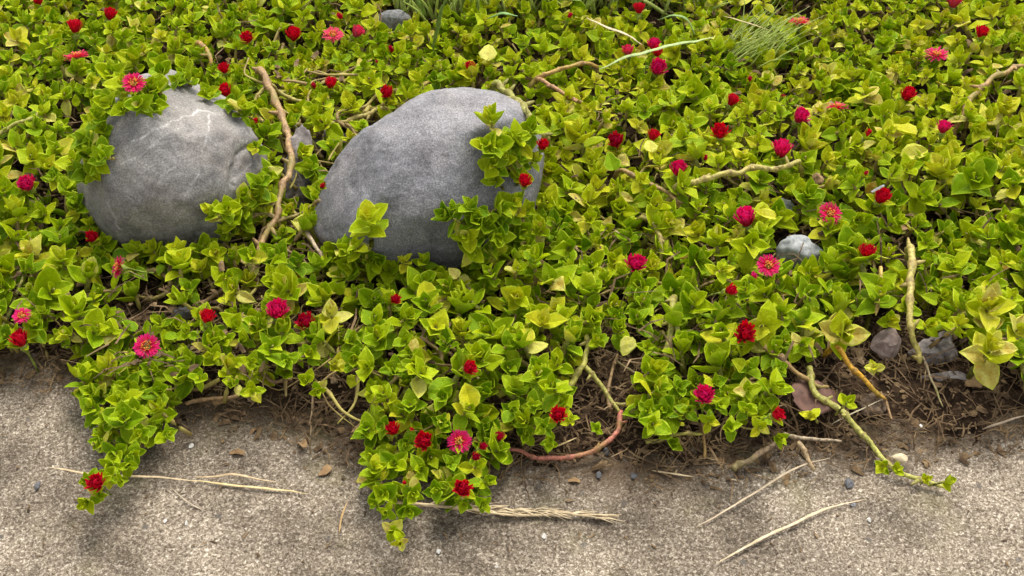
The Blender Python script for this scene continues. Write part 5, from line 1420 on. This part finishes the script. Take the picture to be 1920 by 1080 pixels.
lone_leaf('buff leaf at the blue-grey boulder\'s left edge', 660, 256, 36, .036, (0, .4, .9), 3.0, 'g', .86, 3)
lone_leaf('yellow pointed leaf above the slanting orange-red bud', 1690, 245, 60, .056, (.1, .8, .5), -1.4, 'g', .80, 4)
lone_leaf('broad orange-yellow leaf left of the dark soil hole', 1715, 292, 62, .050, (.1, .6, .7), -1.9, 'g', .86, 12)
lone_leaf('green oval leaf turned up left of the dark crimson flower', 1085, 228, 46, .058, (-.2, .7, .6), 1.3, 'g', .60, 7)
lone_leaf('grey-green wilted leaf below the dark crimson flower', 1145, 302, 46, .052, (0, .4, .9), .3, 'g', .42, 4)
lone_leaf('dark reddish dead leaf between the twig and the soil gap', 1536, 742, 100, .020, (.1, .6, .8), -1.9, 'brown', ti=3)
lone_leaf('tan triangular dead leaf on the concrete edge', 412, 752, 34, .006, (0, .8, .6), 2.6, 'tan', ti=1)
lone_leaf('curled tan scrap of stem on the concrete', 566, 828, 46, .003, (-.3, .8, .6), 2.4, 'tan', ti=5, wide=.55)
lone_leaf('torn tan leaf fragment left of the bare tan stem', 608, 884, 36, .002, (0, .8, .6), -.9, 'tan', ti=1, wide=.8)
lone_leaf('brown flat flake on the concrete right of the left tongue', 452, 850, 50, .001, (0, .75, .66), 1.5, 'tan', ti=5, wide=.4)
lone_leaf('small tan flake above the curled scrap', 473, 808, 22, .002, (0, .75, .66), -.8, 'tan', ti=5, wide=.6)
lone_leaf('brown dry flake on concrete below the arching red stem', 1082, 902, 40, .001, (0, .75, .66), 1.5, 'tan', ti=5, wide=.4)
lone_leaf('brown curled leaf under the big pale shoot', 1826, 716, 46, .012, (0, .6, .8), 1.9, 'tan', ti=3)
lone_leaf('dry buff leaf wedged by the straight brown twig', 1437, 690, 42, .024, (0, .3, .9), 2.9, 'tan', ti=5)
lone_leaf('brown crumpled leaf right of the flower with the chip', 1680, 425, 50, .036, (0, .7, .7), 1.4, 'tan', ti=7)
lone_leaf('dull red dead leaf in the shade behind the forked stem', 440, 560, 54, .012, (0, .8, .6), 1.4, 'brown', ti=3)
stone('seed_case', 'pale tan oval seed case beside the green jointed stem', 1687, 860, 32, 19, .006, mat_flat('seed_case', [(.3, (.42, .33, .19)), (.6, (.62, .52, .34))], 200, .6, .3), 41, 'seed case', .7, .08, rot=-.35)
stone('seed_case', 'brown crinkled seed head among leaves right of the long pale stem', 1533, 335, 20, 25, .048, DM['tan'], 44, 'seed head', .9, .35)
# grey chip lying in the red flower
V, F = [], []
a, b = at(1634, 360, .062), at(1658, 347, .064)
tube(V, F, [a, a.lerp(b, .5), b], [.0008, .0012, .0008], 4, .35)
tag(link('stone_chip', mesh_np('stone_chip', [tuple(v) for v in V], F, M['pebble'], False)), 'small flat grey chip stuck in a red flower', 'stone chip')
print('SHOOTS', len(shoots), 'hand', len(HAND), 'single', len(single), 'leaf verts', vo)
